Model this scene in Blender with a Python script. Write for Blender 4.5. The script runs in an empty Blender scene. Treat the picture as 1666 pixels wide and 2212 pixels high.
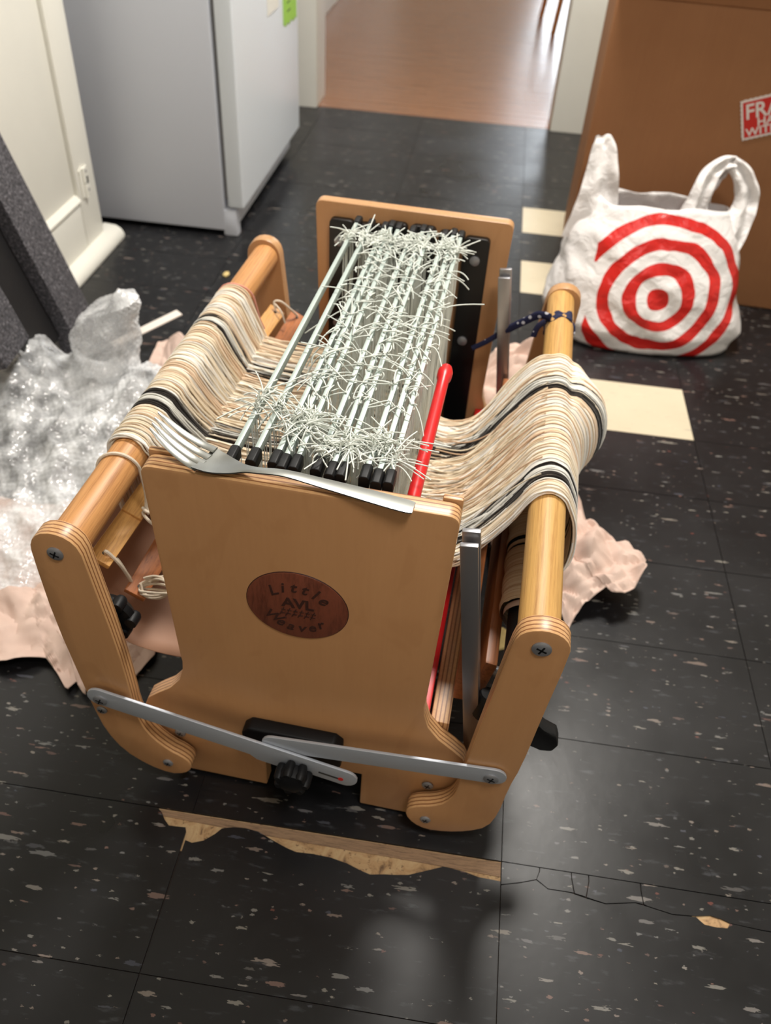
import bpy, bmesh, math, random
import numpy as np
from mathutils import Matrix, Vector, Euler, noise as mnoise

D = bpy.data
SC = bpy.context.scene
COL = SC.collection
PI = math.pi

# ------------------------------------------------------------------ camera, light, exposure
cam_d = D.cameras.new('camera'); cam = D.objects.new('camera', cam_d); COL.objects.link(cam)
CAM_RIGHT = Vector((0.9894251, 0.1349319, 0.0532113))
CAM_DOWN = Vector((0.129607, -0.6577726, -0.741982))
CAM_FWD = Vector((-0.0651161, 0.7410321, -0.6683048))
cam.matrix_world = Matrix((
    (CAM_RIGHT.x, -CAM_DOWN.x, -CAM_FWD.x, 0.0),
    (CAM_RIGHT.y, -CAM_DOWN.y, -CAM_FWD.y, 0.0),
    (CAM_RIGHT.z, -CAM_DOWN.z, -CAM_FWD.z, 1.0),
    (0, 0, 0, 1)))
cam_d.sensor_fit = 'HORIZONTAL'; cam_d.sensor_width = 36.0; cam_d.lens = 36.0 * 1796 / 1666
cam_d.clip_start = 0.02; cam_d.clip_end = 60
cam_d.dof.use_dof = True; cam_d.dof.focus_distance = 0.78; cam_d.dof.aperture_fstop = 8.0
SC.camera = cam

W = D.worlds.new('world'); SC.world = W; W.use_nodes = True
W.node_tree.nodes['Background'].inputs[0].default_value = (0.9, 0.93, 1.0, 1)
W.node_tree.nodes['Background'].inputs[1].default_value = 0.15

def area(name, loc, rot, size, power, col, sy=None, shape='DISK'):
    l = D.lights.new(name, 'AREA'); l.shape = shape; l.size = size
    if sy: l.size_y = sy
    l.energy = power; l.color = col
    o = D.objects.new(name, l); COL.objects.link(o); o.location = loc; o.rotation_euler = rot
    return o
area('kitchen_ceiling_lamp', (0.16, 1.95, 2.40), (0, 0, 0), 0.60, 52.0, (1.0, 0.955, 0.89))
area('kitchen_fill_light', (0.45, -0.15, 2.40), (0, 0, 0), 0.5, 18.0, (1.0, 0.97, 0.93))  # added fill behind the camera, lifts the loom's front faces
area('next_room_fill_light', (0.8, 7.0, 2.40), (0, 0, 0), 0.5, 16.0, (0.86, 0.93, 1.0))  # added daylight-tinted fill, brightens the next room and the far floor's sheen

vs = SC.view_settings
vs.view_transform = 'Standard'; vs.look = 'None'; vs.exposure = 0.42; vs.gamma = 1.0
vs.use_curve_mapping = False

# ------------------------------------------------------------------ mesh helpers
def lin(c):
    return tuple(((v / 255) / 12.92 if v / 255 <= 0.04045 else ((v / 255 + 0.055) / 1.055) ** 2.4) for v in c) + (1.0,)

class MB:
    def __init__(s): s.v = []; s.f = []; s.m = []
    def add(s, vs, fs, mi=0):
        k = len(s.v); s.v += [tuple(v) for v in vs]
        s.f += [tuple(i + k for i in f) for f in fs]; s.m += [mi] * len(fs)
        return s
    def box(s, x0, x1, y0, y1, z0, z1, M=None, mi=0):
        vs = [Vector((x, y, z)) for z in (z0, z1) for y in (y0, y1) for x in (x0, x1)]
        if M is not None: vs = [M @ v for v in vs]
        return s.add(vs, [(0, 2, 3, 1), (4, 5, 7, 6), (0, 1, 5, 4), (2, 6, 7, 3), (0, 4, 6, 2), (1, 3, 7, 5)], mi)
    def prism(s, poly, axis, a0, a1, mi=0):
        # poly: 2D points; axis 'y': (x,z); 'z': (x,y); 'x': (y,z)
        n = len(poly)
        ar = sum(poly[i][0] * poly[(i + 1) % n][1] - poly[(i + 1) % n][0] * poly[i][1] for i in range(n))
        if ar < 0: poly = poly[::-1]
        def P(p, a):
            return {'y': (p[0], a, p[1]), 'z': (p[0], p[1], a), 'x': (a, p[0], p[1])}[axis]
        vs = [P(p, a0) for p in poly] + [P(p, a1) for p in poly]
        fs = [tuple(range(n)), tuple(range(2 * n - 1, n - 1, -1))]
        fs += [(i, i + n, (i + 1) % n + n, (i + 1) % n) for i in range(n)]
        if axis != 'y': fs = [f[::-1] for f in fs]
        return s.add(vs, fs, mi)
    def tube(s, pts, r, n=8, mi=0, sx=1.0, caps=True):
        pts = [Vector(p) for p in pts]; m = len(pts)
        rs = r if isinstance(r, (list, tuple)) else [r] * m
        T = [((pts[min(i + 1, m - 1)] - pts[max(i - 1, 0)]).normalized()) for i in range(m)]
        a = Vector((0, 0, 1)) if abs(T[0].z) < 0.9 else Vector((1, 0, 0))
        u = T[0].cross(a).normalized(); vs = []
        for i in range(m):
            u = (u - T[i] * u.dot(T[i])).normalized(); w = T[i].cross(u)
            for k in range(n):
                t = 2 * PI * k / n
                vs.append(pts[i] + (u * math.cos(t) * sx + w * math.sin(t)) * rs[i])
        fs = [(i * n + k, i * n + (k + 1) % n, (i + 1) * n + (k + 1) % n, (i + 1) * n + k) for i in range(m - 1) for k in range(n)]
        if caps: fs += [tuple(range(n - 1, -1, -1)), tuple(range((m - 1) * n, m * n))]
        return s.add(vs, fs, mi)
    def lathe(s, prof, o, axis, n=24, mi=0):
        # prof: (r, h) along axis
        o = Vector(o); ax = Vector(axis).normalized()
        q = ax.to_track_quat('Z', 'Y').to_matrix()
        vs = []; m = len(prof)
        for r, h in prof:
            for k in range(n):
                t = 2 * PI * k / n
                vs.append(o + q @ Vector((r * math.cos(t), r * math.sin(t), h)))
        fs = [(i * n + k, i * n + (k + 1) % n, (i + 1) * n + (k + 1) % n, (i + 1) * n + k) for i in range(m - 1) for k in range(n)]
        fs += [tuple(range(n - 1, -1, -1)), tuple(range((m - 1) * n, m * n))]
        return s.add(vs, fs, mi)
    def grid(s, P, mi=0, closed_u=False):
        # P[i][j] rows of points
        a, b = len(P), len(P[0])
        vs = [p for row in P for p in row]
        fs = [(i * b + j, i * b + (j + 1) % b, (i + 1) * b + (j + 1) % b, (i + 1) * b + j)
              for i in range(a - 1) for j in range(b if closed_u else b - 1)]
        return s.add(vs, fs, mi)
    def mesh(s, name, mats, bevel=0, seg=2, smooth=False, ang=0.6):
        me = D.meshes.new(name)
        me.from_pydata([tuple(v) for v in s.v], [], s.f)
        for m in (mats if isinstance(mats, (list, tuple)) else [mats]): me.materials.append(m)
        me.polygons.foreach_set('material_index', s.m)
        if bevel:
            bm = bmesh.new(); bm.from_mesh(me)
            es = [e for e in bm.edges if len(e.link_faces) == 2 and e.calc_face_angle(0) > ang]
            bmesh.ops.bevel(bm, geom=es, offset=bevel, segments=seg, affect='EDGES', profile=0.6, clamp_overlap=True)
            bm.to_mesh(me); bm.free()
        if smooth or bevel:
            me.polygons.foreach_set('use_smooth', [True] * len(me.polygons))
            try: me.set_sharp_from_angle(angle=0.7 if not bevel else 0.9)
            except Exception: pass
        me.update()
        return me
    def build(s, name, mats, parent=None, **k):
        return link(name, s.mesh(name, mats, **k), parent)

def link(name, me, parent=None):
    o = D.objects.new(name, me); COL.objects.link(o)
    if parent is not None: o.parent = parent
    return o
def tag(o, label=None, cat=None, group=None, kind=None):
    if label: o['label'] = label
    if cat: o['category'] = cat
    if group: o['group'] = group
    if kind: o['kind'] = kind
    return o
def empty(name, loc=(0, 0, 0), rz=0.0):
    o = D.objects.new(name, None); COL.objects.link(o); o.location = loc; o.rotation_euler = (0, 0, rz)
    o.empty_display_size = 0.05
    return o
def strands(name, P, r, mat, parent=None, cols=None, n=4, solid_ends=False):
    """P: (N, M, 3) array of curves -> one mesh of thin tubes, colour per strand in attribute Col."""
    P = np.asarray(P, float); N, M, _ = P.shape
    T = np.gradient(P, axis=1); T /= np.linalg.norm(T, axis=2, keepdims=True) + 1e-12
    ref = np.zeros_like(T); ref[..., 1] = 1.0
    bad = np.abs(T[..., 1]) > 0.85; ref[bad] = (1, 0, 0)
    U = np.cross(T, ref); U /= np.linalg.norm(U, axis=2, keepdims=True) + 1e-12
    V = np.cross(T, U)
    r = np.broadcast_to(np.asarray(r, float), (N, M))[..., None]
    vs = np.stack([P + (U * math.cos(2 * PI * k / n) + V * math.sin(2 * PI * k / n)) * r for k in range(n)], axis=2)
    vs = vs.reshape(-1, 3)
    base = (np.arange(N)[:, None, None] * M + np.arange(M - 1)[None, :, None]) * n
    k = np.arange(n)[None, None, :]; k2 = (k + 1) % n
    F = np.stack([base + k, base + k2, base + n + k2, base + n + k], axis=-1).reshape(-1, 4)
    me = D.meshes.new(name)
    me.vertices.add(len(vs)); me.vertices.foreach_set('co', vs.ravel())
    me.loops.add(F.size); me.loops.foreach_set('vertex_index', F.ravel().astype(np.int32))
    me.polygons.add(len(F)); me.polygons.foreach_set('loop_start', np.arange(0, F.size, 4, dtype=np.int32))
    me.update(calc_edges=True)
    me.polygons.foreach_set('use_smooth', [True] * len(F))
    if cols is not None:
        a = me.attributes.new('Col', 'FLOAT_COLOR', 'POINT')
        c = np.ones((N, M * n, 4)); c[..., :3] = np.asarray(cols)[:, None, :]
        a.data.foreach_set('color', c.ravel())
    me.materials.append(mat); me.validate()
    return link(name, me, parent)
def smooth_path(pts, n):
    """Catmull-Rom through pts -> n points (numpy)."""
    p = np.asarray(pts, float); p = np.vstack([2 * p[0] - p[1], p, 2 * p[-1] - p[-2]])
    m = len(p) - 3; out = []
    for t in np.linspace(0, m - 1e-6, n):
        i = int(t); f = t - i; a, b, c, d = p[i:i + 4]
        out.append(0.5 * (2 * b + (c - a) * f + (2 * a - 5 * b + 4 * c - d) * f * f + (3 * b - a - 3 * c + d) * f ** 3))
    return np.array(out)

# ------------------------------------------------------------------ materials
class NT:
    def __init__(s, name):
        s.mat = D.materials.new(name); s.mat.use_nodes = True; s.t = s.mat.node_tree
        s.b = s.t.nodes['Principled BSDF']; s.out = s.t.nodes['Material Output']
    def n(s, typ, **k):
        nd = s.t.nodes.new(typ)
        for a, v in k.items():
            setattr(nd, a, v)
        return nd
    def l(s, a, b): s.t.links.new(a, b)
    def setb(s, **k):
        for a, v in k.items():
            s.b.inputs[a.replace('_', ' ')].default_value = v
    def math(s, op, a, b=None, c=None):
        m = s.n('ShaderNodeMath', operation=op)
        for i, v in enumerate((a, b, c)):
            if v is None: continue
            if isinstance(v, (int, float)): m.inputs[i].default_value = v
            else: s.l(v, m.inputs[i])
        return m.outputs[0]
    def mix(s, f, a, b, mode='MIX'):
        m = s.n('ShaderNodeMix', data_type='RGBA', blend_type=mode)
        for v, i in ((f, m.inputs[0]), (a, m.inputs[6]), (b, m.inputs[7])):
            if isinstance(v, (int, float)): i.default_value = v
            elif isinstance(v, tuple): i.default_value = v
            else: s.l(v, i)
        return m.outputs[2]
    def coords(s, kind='Object', scale=(1, 1, 1), loc=(0, 0, 0)):
        if kind == 'World': src = s.n('ShaderNodeNewGeometry').outputs['Position']
        else: src = s.n('ShaderNodeTexCoord').outputs[kind]
        m = s.n('ShaderNodeMapping'); m.inputs['Scale'].default_value = scale; m.inputs['Location'].default_value = loc
        s.l(src, m.inputs[0]); return m.outputs[0]
    def noise(s, vec, scale=5, detail=3, rough=0.5, dist=0.0):
        t = s.n('ShaderNodeTexNoise'); t.inputs['Scale'].default_value = scale; t.inputs['Detail'].default_value = detail
        t.inputs['Roughness'].default_value = rough; t.inputs['Distortion'].default_value = dist
        s.l(vec, t.inputs['Vector']); return t.outputs['Fac']
    def ramp(s, f, stops):
        r = s.n('ShaderNodeValToRGB'); e = r.color_ramp.elements
        while len(e) < len(stops): e.new(0.5)
        for el, (p, c) in zip(e, stops): el.position = p; el.color = c if len(c) == 4 else c + (1,)
        s.l(f, r.inputs[0]); return r.outputs[0]
    def mrange(s, f, a, b, c=0.0, d=1.0):
        m = s.n('ShaderNodeMapRange'); s.l(f, m.inputs[0])
        for i, v in zip((1, 2, 3, 4), (a, b, c, d)): m.inputs[i].default_value = v
        return m.outputs[0]
    def bump(s, h, strength=0.3, dist=0.001):
        b = s.n('ShaderNodeBump'); b.inputs['Strength'].default_value = strength; b.inputs['Distance'].default_value = dist
        s.l(h, b.inputs['Height']); s.l(b.outputs[0], s.b.inputs['Normal']); return b
    def col(s, c): s.l(c, s.b.inputs['Base Color'])

def plain(name, rgb, rough=0.5, metal=0.0, spec=0.5, noise_amt=0.06, nscale=60, coat=0.0, bump=0.0):
    t = NT(name); c = lin(rgb)
    v = t.coords('Object'); f = t.noise(v, nscale, 4)
    t.col(t.mix(f, tuple(x * (1 - noise_amt) for x in c[:3]) + (1,), tuple(min(1, x * (1 + noise_amt)) for x in c[:3]) + (1,)))
    t.setb(Roughness=rough, Metallic=metal); t.b.inputs['Specular IOR Level'].default_value = spec
    if coat: t.b.inputs['Coat Weight'].default_value = coat
    if bump: t.bump(f, bump, 0.002)
    return t.mat
def wood(name, base, dark, scale, rough=0.38, fine=1.0, bump=0.08):
    """scale: per-axis stretch (small along the grain)."""
    t = NT(name); v = t.coords('Object', scale)
    a = t.noise(v, 9, 5, 0.6, 0.6); b = t.noise(v, 60, 4, 0.65)
    f = t.math('ADD', t.math('MULTIPLY', a, 0.65), t.math('MULTIPLY', b, 0.35 * fine))
    t.col(t.ramp(f, [(0.30, lin(dark)), (0.52, lin(base)), (0.75, lin(tuple(min(255, int(x * 1.08)) for x in base)))]))
    t.setb(Roughness=rough); t.bump(b, bump, 0.001)
    t.b.inputs['Coat Weight'].default_value = 0.06; t.b.inputs['Coat Roughness'].default_value = 0.35
    return t.mat
def plywood(name, face, facedark, light, dark, axis, period, grain=(1, 1, 0.12)):
    t = NT(name); v = t.coords('Object', grain)
    a = t.noise(v, 11, 5, 0.6, 1.2); b = t.noise(t.coords('Object', (1, 1, 0.06)), 260, 3)
    fcol = t.mix(t.math('ADD', t.math('MULTIPLY', a, 0.7), t.math('MULTIPLY', b, 0.3)), lin(facedark), lin(face))
    big = t.noise(t.coords('Object', (1, 1, 0.5)), 14, 2, 0.5, 2.0)
    fcol = t.mix(t.mrange(big, 0.57, 0.64, 0, 0.4), fcol, lin(facedark))
    tc = t.n('ShaderNodeTexCoord'); sx = t.n('ShaderNodeSeparateXYZ'); t.l(tc.outputs['Object'], sx.inputs[0])
    sn = t.n('ShaderNodeSeparateXYZ'); t.l(tc.outputs['Normal'], sn.inputs[0])
    ph = t.math('FRACT', t.math('DIVIDE', t.math('ADD', sx.outputs[axis], 10.0), period))
    stripe = t.math('GREATER_THAN', ph, 0.68)
    ecol = t.mix(stripe, lin(light), lin(dark))
    ecol = t.mix(t.math('MULTIPLY', b, 0.5), ecol, lin(dark))
    m = t.math('LESS_THAN', t.math('ABSOLUTE', sn.outputs[axis]), 0.72)
    t.col(t.mix(m, fcol, ecol)); t.setb(Roughness=0.38)
    h = t.math('MULTIPLY', m, ph); t.bump(t.math('ADD', t.math('MULTIPLY', h, 0.7), t.math('MULTIPLY', b, 0.25)), 0.25, 0.0008)
    t.b.inputs['Coat Weight'].default_value = 0.2; t.b.inputs['Coat Roughness'].default_value = 0.3
    return t.mat

M = {}
M['ply'] = plywood('birch_plywood', (206, 154, 106), (186, 134, 88), (228, 180, 126), (146, 96, 58), 1, 0.0050)
M['ply_x'] = plywood('birch_plywood_rail', (204, 157, 113), (188, 139, 96), (224, 178, 126), (142, 94, 58), 0, 0.0050, (1, 0.12, 1))
M['cherry'] = wood('cherry_wood', (206, 148, 90), (150, 92, 48), (34, 0.7, 34), 0.46)
M['ash'] = wood('pale_ash_wood', (206, 160, 92), (160, 108, 50), (30, 0.7, 30), 0.48)
M['stick'] = wood('lease_stick_wood', (212, 158, 90), (168, 112, 56), (40, 1.5, 40), 0.4)
M['stick_dark'] = wood('dark_stick_wood', (176, 104, 52), (112, 60, 28), (40, 1.5, 40), 0.4)
M['brown_wood'] = wood('brown_rail_wood', (160, 98, 56), (106, 60, 32), (40, 1.2, 40), 0.45)
M['medal'] = wood('medallion_wood', (126, 68, 48), (88, 44, 30), (12, 30, 2.0), 0.4)
M['carve'] = plain('carved_letters', (62, 30, 20), 0.6)
M['black_plastic'] = plain('black_plastic', (14, 14, 16), 0.5, spec=0.3)
M['black_plate'] = plain('black_plate', (14, 14, 15), 0.42)
M['red'] = plain('red_plastic', (214, 24, 28), 0.35, noise_amt=0.03)
M['bar'] = plain('pale_anodised_bar', (182, 194, 188), 0.5, 0.35, noise_amt=0.06, nscale=90)
M['kraft_beam'] = plain('beam_paper', (186, 142, 116), 0.6, nscale=20)
M['string'] = plain('cotton_string', (226, 212, 192), 0.9, nscale=400, noise_amt=0.15, spec=0.1)
M['heddle'] = plain('heddle_cord', (230, 234, 226), 0.75, nscale=500, noise_amt=0.1, spec=0.2)
M['white_card'] = plain('white_card', (236, 226, 216), 0.7)
def brushed(name, rgb, scale, rough=0.32, metal=1.0):
    t = NT(name); f = t.noise(t.coords('Object', scale), 40, 4, 0.6)
    t.setb(Metallic=metal); c = lin(rgb)
    t.col(t.mix(f, tuple(x * 0.88 for x in c[:3]) + (1,), c))
    t.l(t.mrange(f, 0.3, 0.7, rough * 0.8, rough * 1.3), t.b.inputs['Roughness']); t.bump(f, 0.06, 0.0005)
    return t.mat
M['alu'] = brushed('brushed_aluminium', (192, 196, 204), (2, 30, 30), 0.5, 0.45)
M['alu_v'] = plain('polished_aluminium', (176, 176, 180), 0.3, 0.9, noise_amt=0.03, nscale=25)
M['steel'] = brushed('screw_steel', (158, 158, 162), (20, 20, 20), 0.4, 0.6)
M['fork'] = plain('fork_steel', (176, 178, 174), 0.30, 1.0, noise_amt=0.05, nscale=40)

# yarn: per-strand dye colours
t = NT('cotton_yarn'); at = t.n('ShaderNodeAttribute', attribute_name='Col')
f = t.noise(t.coords('Object', (1, 1, 1)), 380, 3)
t.col(t.mix(f, at.outputs['Color'], t.mix(0.12, at.outputs['Color'], (0.3, 0.2, 0.12, 1)))); t.setb(Roughness=0.9)
t.b.inputs['Specular IOR Level'].default_value = 0.1; t.b.inputs['Sheen Weight'].default_value = 0.3
M['yarn'] = t.mat
# woven cloth
t = NT('woven_cloth'); sx = t.n('ShaderNodeSeparateXYZ'); t.l(t.n('ShaderNodeTexCoord').outputs['Object'], sx.inputs[0])
st = t.noise(t.coords('Object', (3, 500, 3)), 1.0, 3)
base = t.ramp(st, [(0.3, lin((190, 150, 118))), (0.5, lin((222, 196, 162))), (0.7, lin((236, 222, 200)))])
y = sx.outputs[1]
def band(a, b):
    return t.math('MULTIPLY', t.math('GREATER_THAN', y, a), t.math('LESS_THAN', y, b))
bl = t.math('ADD', t.math('ADD', band(0.215, 0.219), band(0.226, 0.233)), t.math('ADD', band(0.392, 0.397), band(0.405, 0.412)))
t.col(t.mix(bl, base, lin((26, 26, 28)))); t.setb(Roughness=0.92); t.b.inputs['Specular IOR Level'].default_value = 0.1
t.bump(st, 0.4, 0.001)
M['cloth'] = t.mat

# floor tiles: black vinyl with chips of white, pink, grey
def vinyl(name, base, worn, chips):
    t = NT(name)
    oi = t.n('ShaderNodeObjectInfo')
    pos = t.n('ShaderNodeNewGeometry').outputs['Position']
    def flecks(scale, stretch, thr, off):
        mp = t.n('ShaderNodeMapping'); mp.inputs['Scale'].default_value = (scale * stretch[0], scale * stretch[1], 0.0)
        mp.inputs['Location'].default_value = off; mp.inputs['Rotation'].default_value = (0, 0, 0.06)
        t.l(pos, mp.inputs[0])
        wob = t.n('ShaderNodeTexNoise'); wob.inputs['Scale'].default_value = 4.0; wob.inputs['Detail'].default_value = 2.0
        t.l(mp.outputs[0], wob.inputs['Vector'])
        ad = t.n('ShaderNodeMixRGB'); ad.blend_type = 'LINEAR_LIGHT'; ad.inputs[0].default_value = 0.32
        t.l(mp.outputs[0], ad.inputs[1]); t.l(wob.outputs['Color'], ad.inputs[2])
        vo = t.n('ShaderNodeTexVoronoi'); vo.inputs['Scale'].default_value = 1.0; vo.inputs['Randomness'].default_value = 1.0
        t.l(ad.outputs[0], vo.inputs['Vector'])
        sp = t.n('ShaderNodeSeparateColor'); t.l(vo.outputs['Color'], sp.inputs[0])
        # random size per cell, only some cells carry a chip
        lim = t.math('MULTIPLY', t.mrange(sp.outputs[0], thr, 1.0, 0.0, 1.0), 0.34)
        lim = t.math('MULTIPLY', lim, t.math('GREATER_THAN', sp.outputs[0], thr))
        m = t.math('LESS_THAN', vo.outputs['Distance'], lim)
        c = t.ramp(sp.outputs[1], chips)
        return m, c
    wear = t.noise(t.coords('World', (1, 1, 1)), 3.0, 4, 0.6)
    smear = t.noise(t.coords('World', (9, 34, 1)), 3.0, 4, 0.6)
    c = t.mix(t.mrange(wear, 0.35, 0.7), lin(base), lin(worn))
    c = t.mix(t.mrange(smear, 0.60, 0.72, 0, 0.28), c, lin((96, 98, 104)))
    for sc_, st_, thr, off in ((105, (0.30, 1.25), 0.74, (0, 0, 0)), (62, (0.30, 1.6), 0.86, (7.3, 2.1, 0)), (190, (0.5, 1.0), 0.80, (3.1, 9.7, 0))):
        m, cc = flecks(sc_, st_, thr, off); c = t.mix(t.math('MULTIPLY', m, 0.42), c, cc)
    t.col(c)
    t.l(t.mrange(wear, 0.3, 0.7, 0.26, 0.40), t.b.inputs['Roughness'])
    t.b.inputs['Specular IOR Level'].default_value = 0.45
    t.bump(t.noise(t.coords('World'), 26, 4), 0.10, 0.002)
    return t.mat
CH = [(0.0, lin((150, 150, 150))), (0.3, lin((176, 170, 158))), (0.5, lin((150, 112, 100))), (0.64, lin((186, 178, 168))), (0.8, lin((84, 88, 104))), (0.93, lin((120, 116, 110))), (1.0, lin((146, 74, 60)))]
M['tile'] = vinyl('black_vinyl_tile', (19, 19, 21), (30, 30, 32), CH)
M['cream'] = vinyl('cream_vinyl_tile', (214, 202, 176), (204, 192, 166), [(0.0, lin((206, 190, 156))), (0.5, lin((232, 222, 196))), (1.0, lin((196, 176, 140)))])
# subfloor showing through the chip
t = NT('subfloor'); v = t.coords('World'); a = t.noise(v, 38, 5, 0.65, 1.0); b = t.noise(v, 190, 3)
c = t.ramp(a, [(0.32, lin((112, 86, 62))), (0.45, lin((180, 144, 102))), (0.6, lin((196, 166, 124))), (0.75, lin((156, 112, 70)))])
c = t.mix(t.mrange(b, 0.62, 0.72, 0, 0.75), c, lin((84, 58, 40))); t.col(c); t.setb(Roughness=0.7); t.bump(a, 0.5, 0.003)
M['subfloor'] = t.mat
M['grout'] = plain('seam_dirt', (44, 34, 28), 0.9)
M['subboard'] = wood('subfloor_board', (152, 122, 94), (92, 70, 54), (5, 50, 20), 0.75, bump=0.3)
M['plank'] = wood('oak_plank', (158, 108, 72), (116, 76, 48), (0.8, 16, 10), 0.27, bump=0.22)

M['white_paint'] = plain('cream_white_paint', (234, 232, 222), 0.45, nscale=12, noise_amt=0.03)
M['wall_paint'] = plain('wall_paint', (229, 226, 216), 0.7, nscale=8, noise_amt=0.03)
M['fridge'] = plain('fridge_enamel', (228, 234, 240), 0.32, nscale=200, noise_amt=0.02)
M['fridge_side'] = plain('fridge_side_enamel', (216, 220, 230), 0.5, nscale=500, noise_amt=0.04, bump=0.05)
M['gasket'] = plain('grey_gasket', (128, 126, 124), 0.6)
M['dark_grey'] = plain('dark_grey_plastic', (52, 50, 48), 0.6)  # even dark grey for feet, holes, the slot and the plank bed
M['green_note'] = plain('green_note', (164, 214, 84), 0.6)
M['note_white'] = plain('white_note', (238, 236, 228), 0.6)
M['note_ink'] = plain('note_ink', (60, 84, 40), 0.6)
# cardboard
t = NT('cardboard'); v = t.coords('Object', (1, 1, 1)); a = t.noise(v, 7, 4, 0.6); b = t.noise(t.coords('Object', (60, 60, 1.5)), 3.0, 3)
t.col(t.mix(t.math('ADD', t.math('MULTIPLY', a, 0.7), t.math('MULTIPLY', b, 0.3)), lin((140, 92, 56)), lin((164, 114, 74)))); t.setb(Roughness=0.75)
t.bump(b, 0.12, 0.002); M['card'] = t.mat
M['sticker_red'] = plain('sticker_red', (206, 44, 36), 0.5)
M['sticker_white'] = plain('sticker_white', (232, 224, 218), 0.5)
# packing paper
t = NT('packing_paper'); v = t.coords('Object'); a = t.noise(v, 14, 5, 0.6); b = t.noise(v, 90, 3)
t.col(t.mix(a, lin((204, 174, 160)), lin((228, 204, 190)))); t.setb(Roughness=0.75); t.bump(b, 0.15, 0.001)
t.b.inputs['Specular IOR Level'].default_value = 0.25; M['paper'] = t.mat
# charcoal foam
t = NT('charcoal_foam'); v = t.coords('Object'); a = t.noise(v, 190, 3, 0.7); b = t.noise(v, 420, 2)
t.col(t.ramp(a, [(0.35, lin((40, 39, 42))), (0.55, lin((82, 80, 85))), (0.72, lin((150, 146, 152)))])); t.setb(Roughness=0.85); t.bump(a, 0.9, 0.004)
M['foam'] = t.mat
M['foam_shaded'] = plain('shaded_channel_foam', (18, 17, 19), 0.6, nscale=120, noise_amt=0.3, bump=0.2)  # same foam, blackened to put the channel's inside shade into the colour
# bubble wrap film: thin clear plastic that scatters a little
t = NT('bubble_film'); tr = t.n('ShaderNodeBsdfTransparent'); mx = t.n('ShaderNodeMixShader')
n2 = t.noise(t.coords('Object'), 26, 4, 0.7)
t.setb(Roughness=0.08); t.b.inputs['Base Color'].default_value = (0.95, 0.96, 0.97, 1); t.b.inputs['Specular IOR Level'].default_value = 1.0
t.bump(n2, 0.35, 0.004)
n3 = t.noise(t.coords('Object'), 6.5, 3, 0.6)
t.l(t.math('MULTIPLY', t.mrange(n2, 0.32, 0.68, 0.35, 0.95), t.mrange(n3, 0.36, 0.58, 0.42, 1.0)), mx.inputs[0]); t.l(tr.outputs[0], mx.inputs[1]); t.l(t.b.outputs[0], mx.inputs[2]); t.l(mx.outputs[0], t.out.inputs[0])
M['bubble'] = t.mat
# bandana cloth
t = NT('navy_bandana'); vo = t.n('ShaderNodeTexVoronoi'); vo.inputs['Scale'].default_value = 70; t.l(t.coords('Object'), vo.inputs['Vector'])
t.col(t.mix(t.math('LESS_THAN', vo.outputs['Distance'], 0.22), lin((26, 30, 66)), lin((214, 214, 224)))); t.setb(Roughness=0.85); M['navy'] = t.mat
M['seat_wood'] = wood('chair_wood', (196, 124, 58), (140, 80, 34), (20, 20, 2), 0.4)
M['crumb'] = plain('wood_crumb', (214, 190, 128), 0.8, nscale=200, noise_amt=0.25)
t = NT('window_daylight'); em = t.n('ShaderNodeEmission'); em.inputs[0].default_value = (0.86, 0.93, 1.0, 1); em.inputs[1].default_value = 10.0
t.l(em.outputs[0], t.out.inputs[0]); M['daylight'] = t.mat

# ------------------------------------------------------------------ the room
rnd = random.Random(7)
sub = MB().box(-1.75, 1.95, -2.05, 3.385, -0.06, -0.0032).build('floor', M['grout'])
tag(sub, 'black speckled vinyl tile floor with a chipped seam', kind='structure')
XS = [-1.80 + 0.3835 * i for i in range(0)]
XS = [-1.795, -1.411, -1.028, -0.644, -0.261, 0.131, 0.498, 0.882, 1.265, 1.649, 1.95]
YS = [0.497 + 0.1905 * k for k in range(-13, 16)] + [3.384]
GAP = 0.0006
def tile_poly(poly, mat, name='tile'):
    return MB().prism(poly, 'z', -0.003, 0.0).build(name, mat, sub)
shared = {}
CREAM = {(5, 18), (5, 21), (5, 23), (6, 13)}
NOTCH = [(-0.307, 0.506), (-0.299, 0.491), (-0.293, 0.483), (-0.285, 0.476), (-0.264, 0.477), (-0.259, 0.473), (-0.259, 0.461), (-0.250, 0.459), (-0.237, 0.464), (-0.225, 0.475), (-0.219, 0.483), (-0.205, 0.487), (-0.190, 0.488), (-0.172, 0.486), (-0.153, 0.478), (-0.133, 0.471), (-0.121, 0.468), (-0.101, 0.469), (-0.078, 0.468), (-0.057, 0.464), (-0.039, 0.458), (-0.027, 0.455), (-0.010, 0.458), (0.0, 0.459), (0.019, 0.462), (0.041, 0.471), (0.060, 0.479), (0.086, 0.477), (0.103, 0.473), (0.1304, 0.472)]
CRACK = [(0.1316, 0.468), (0.154, 0.474), (0.174, 0.481), (0.188, 0.472), (0.215, 0.472), (0.235, 0.468), (0.257, 0.465), (0.293, 0.472), (0.307, 0.470), (0.336, 0.465), (0.364, 0.467)]
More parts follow.
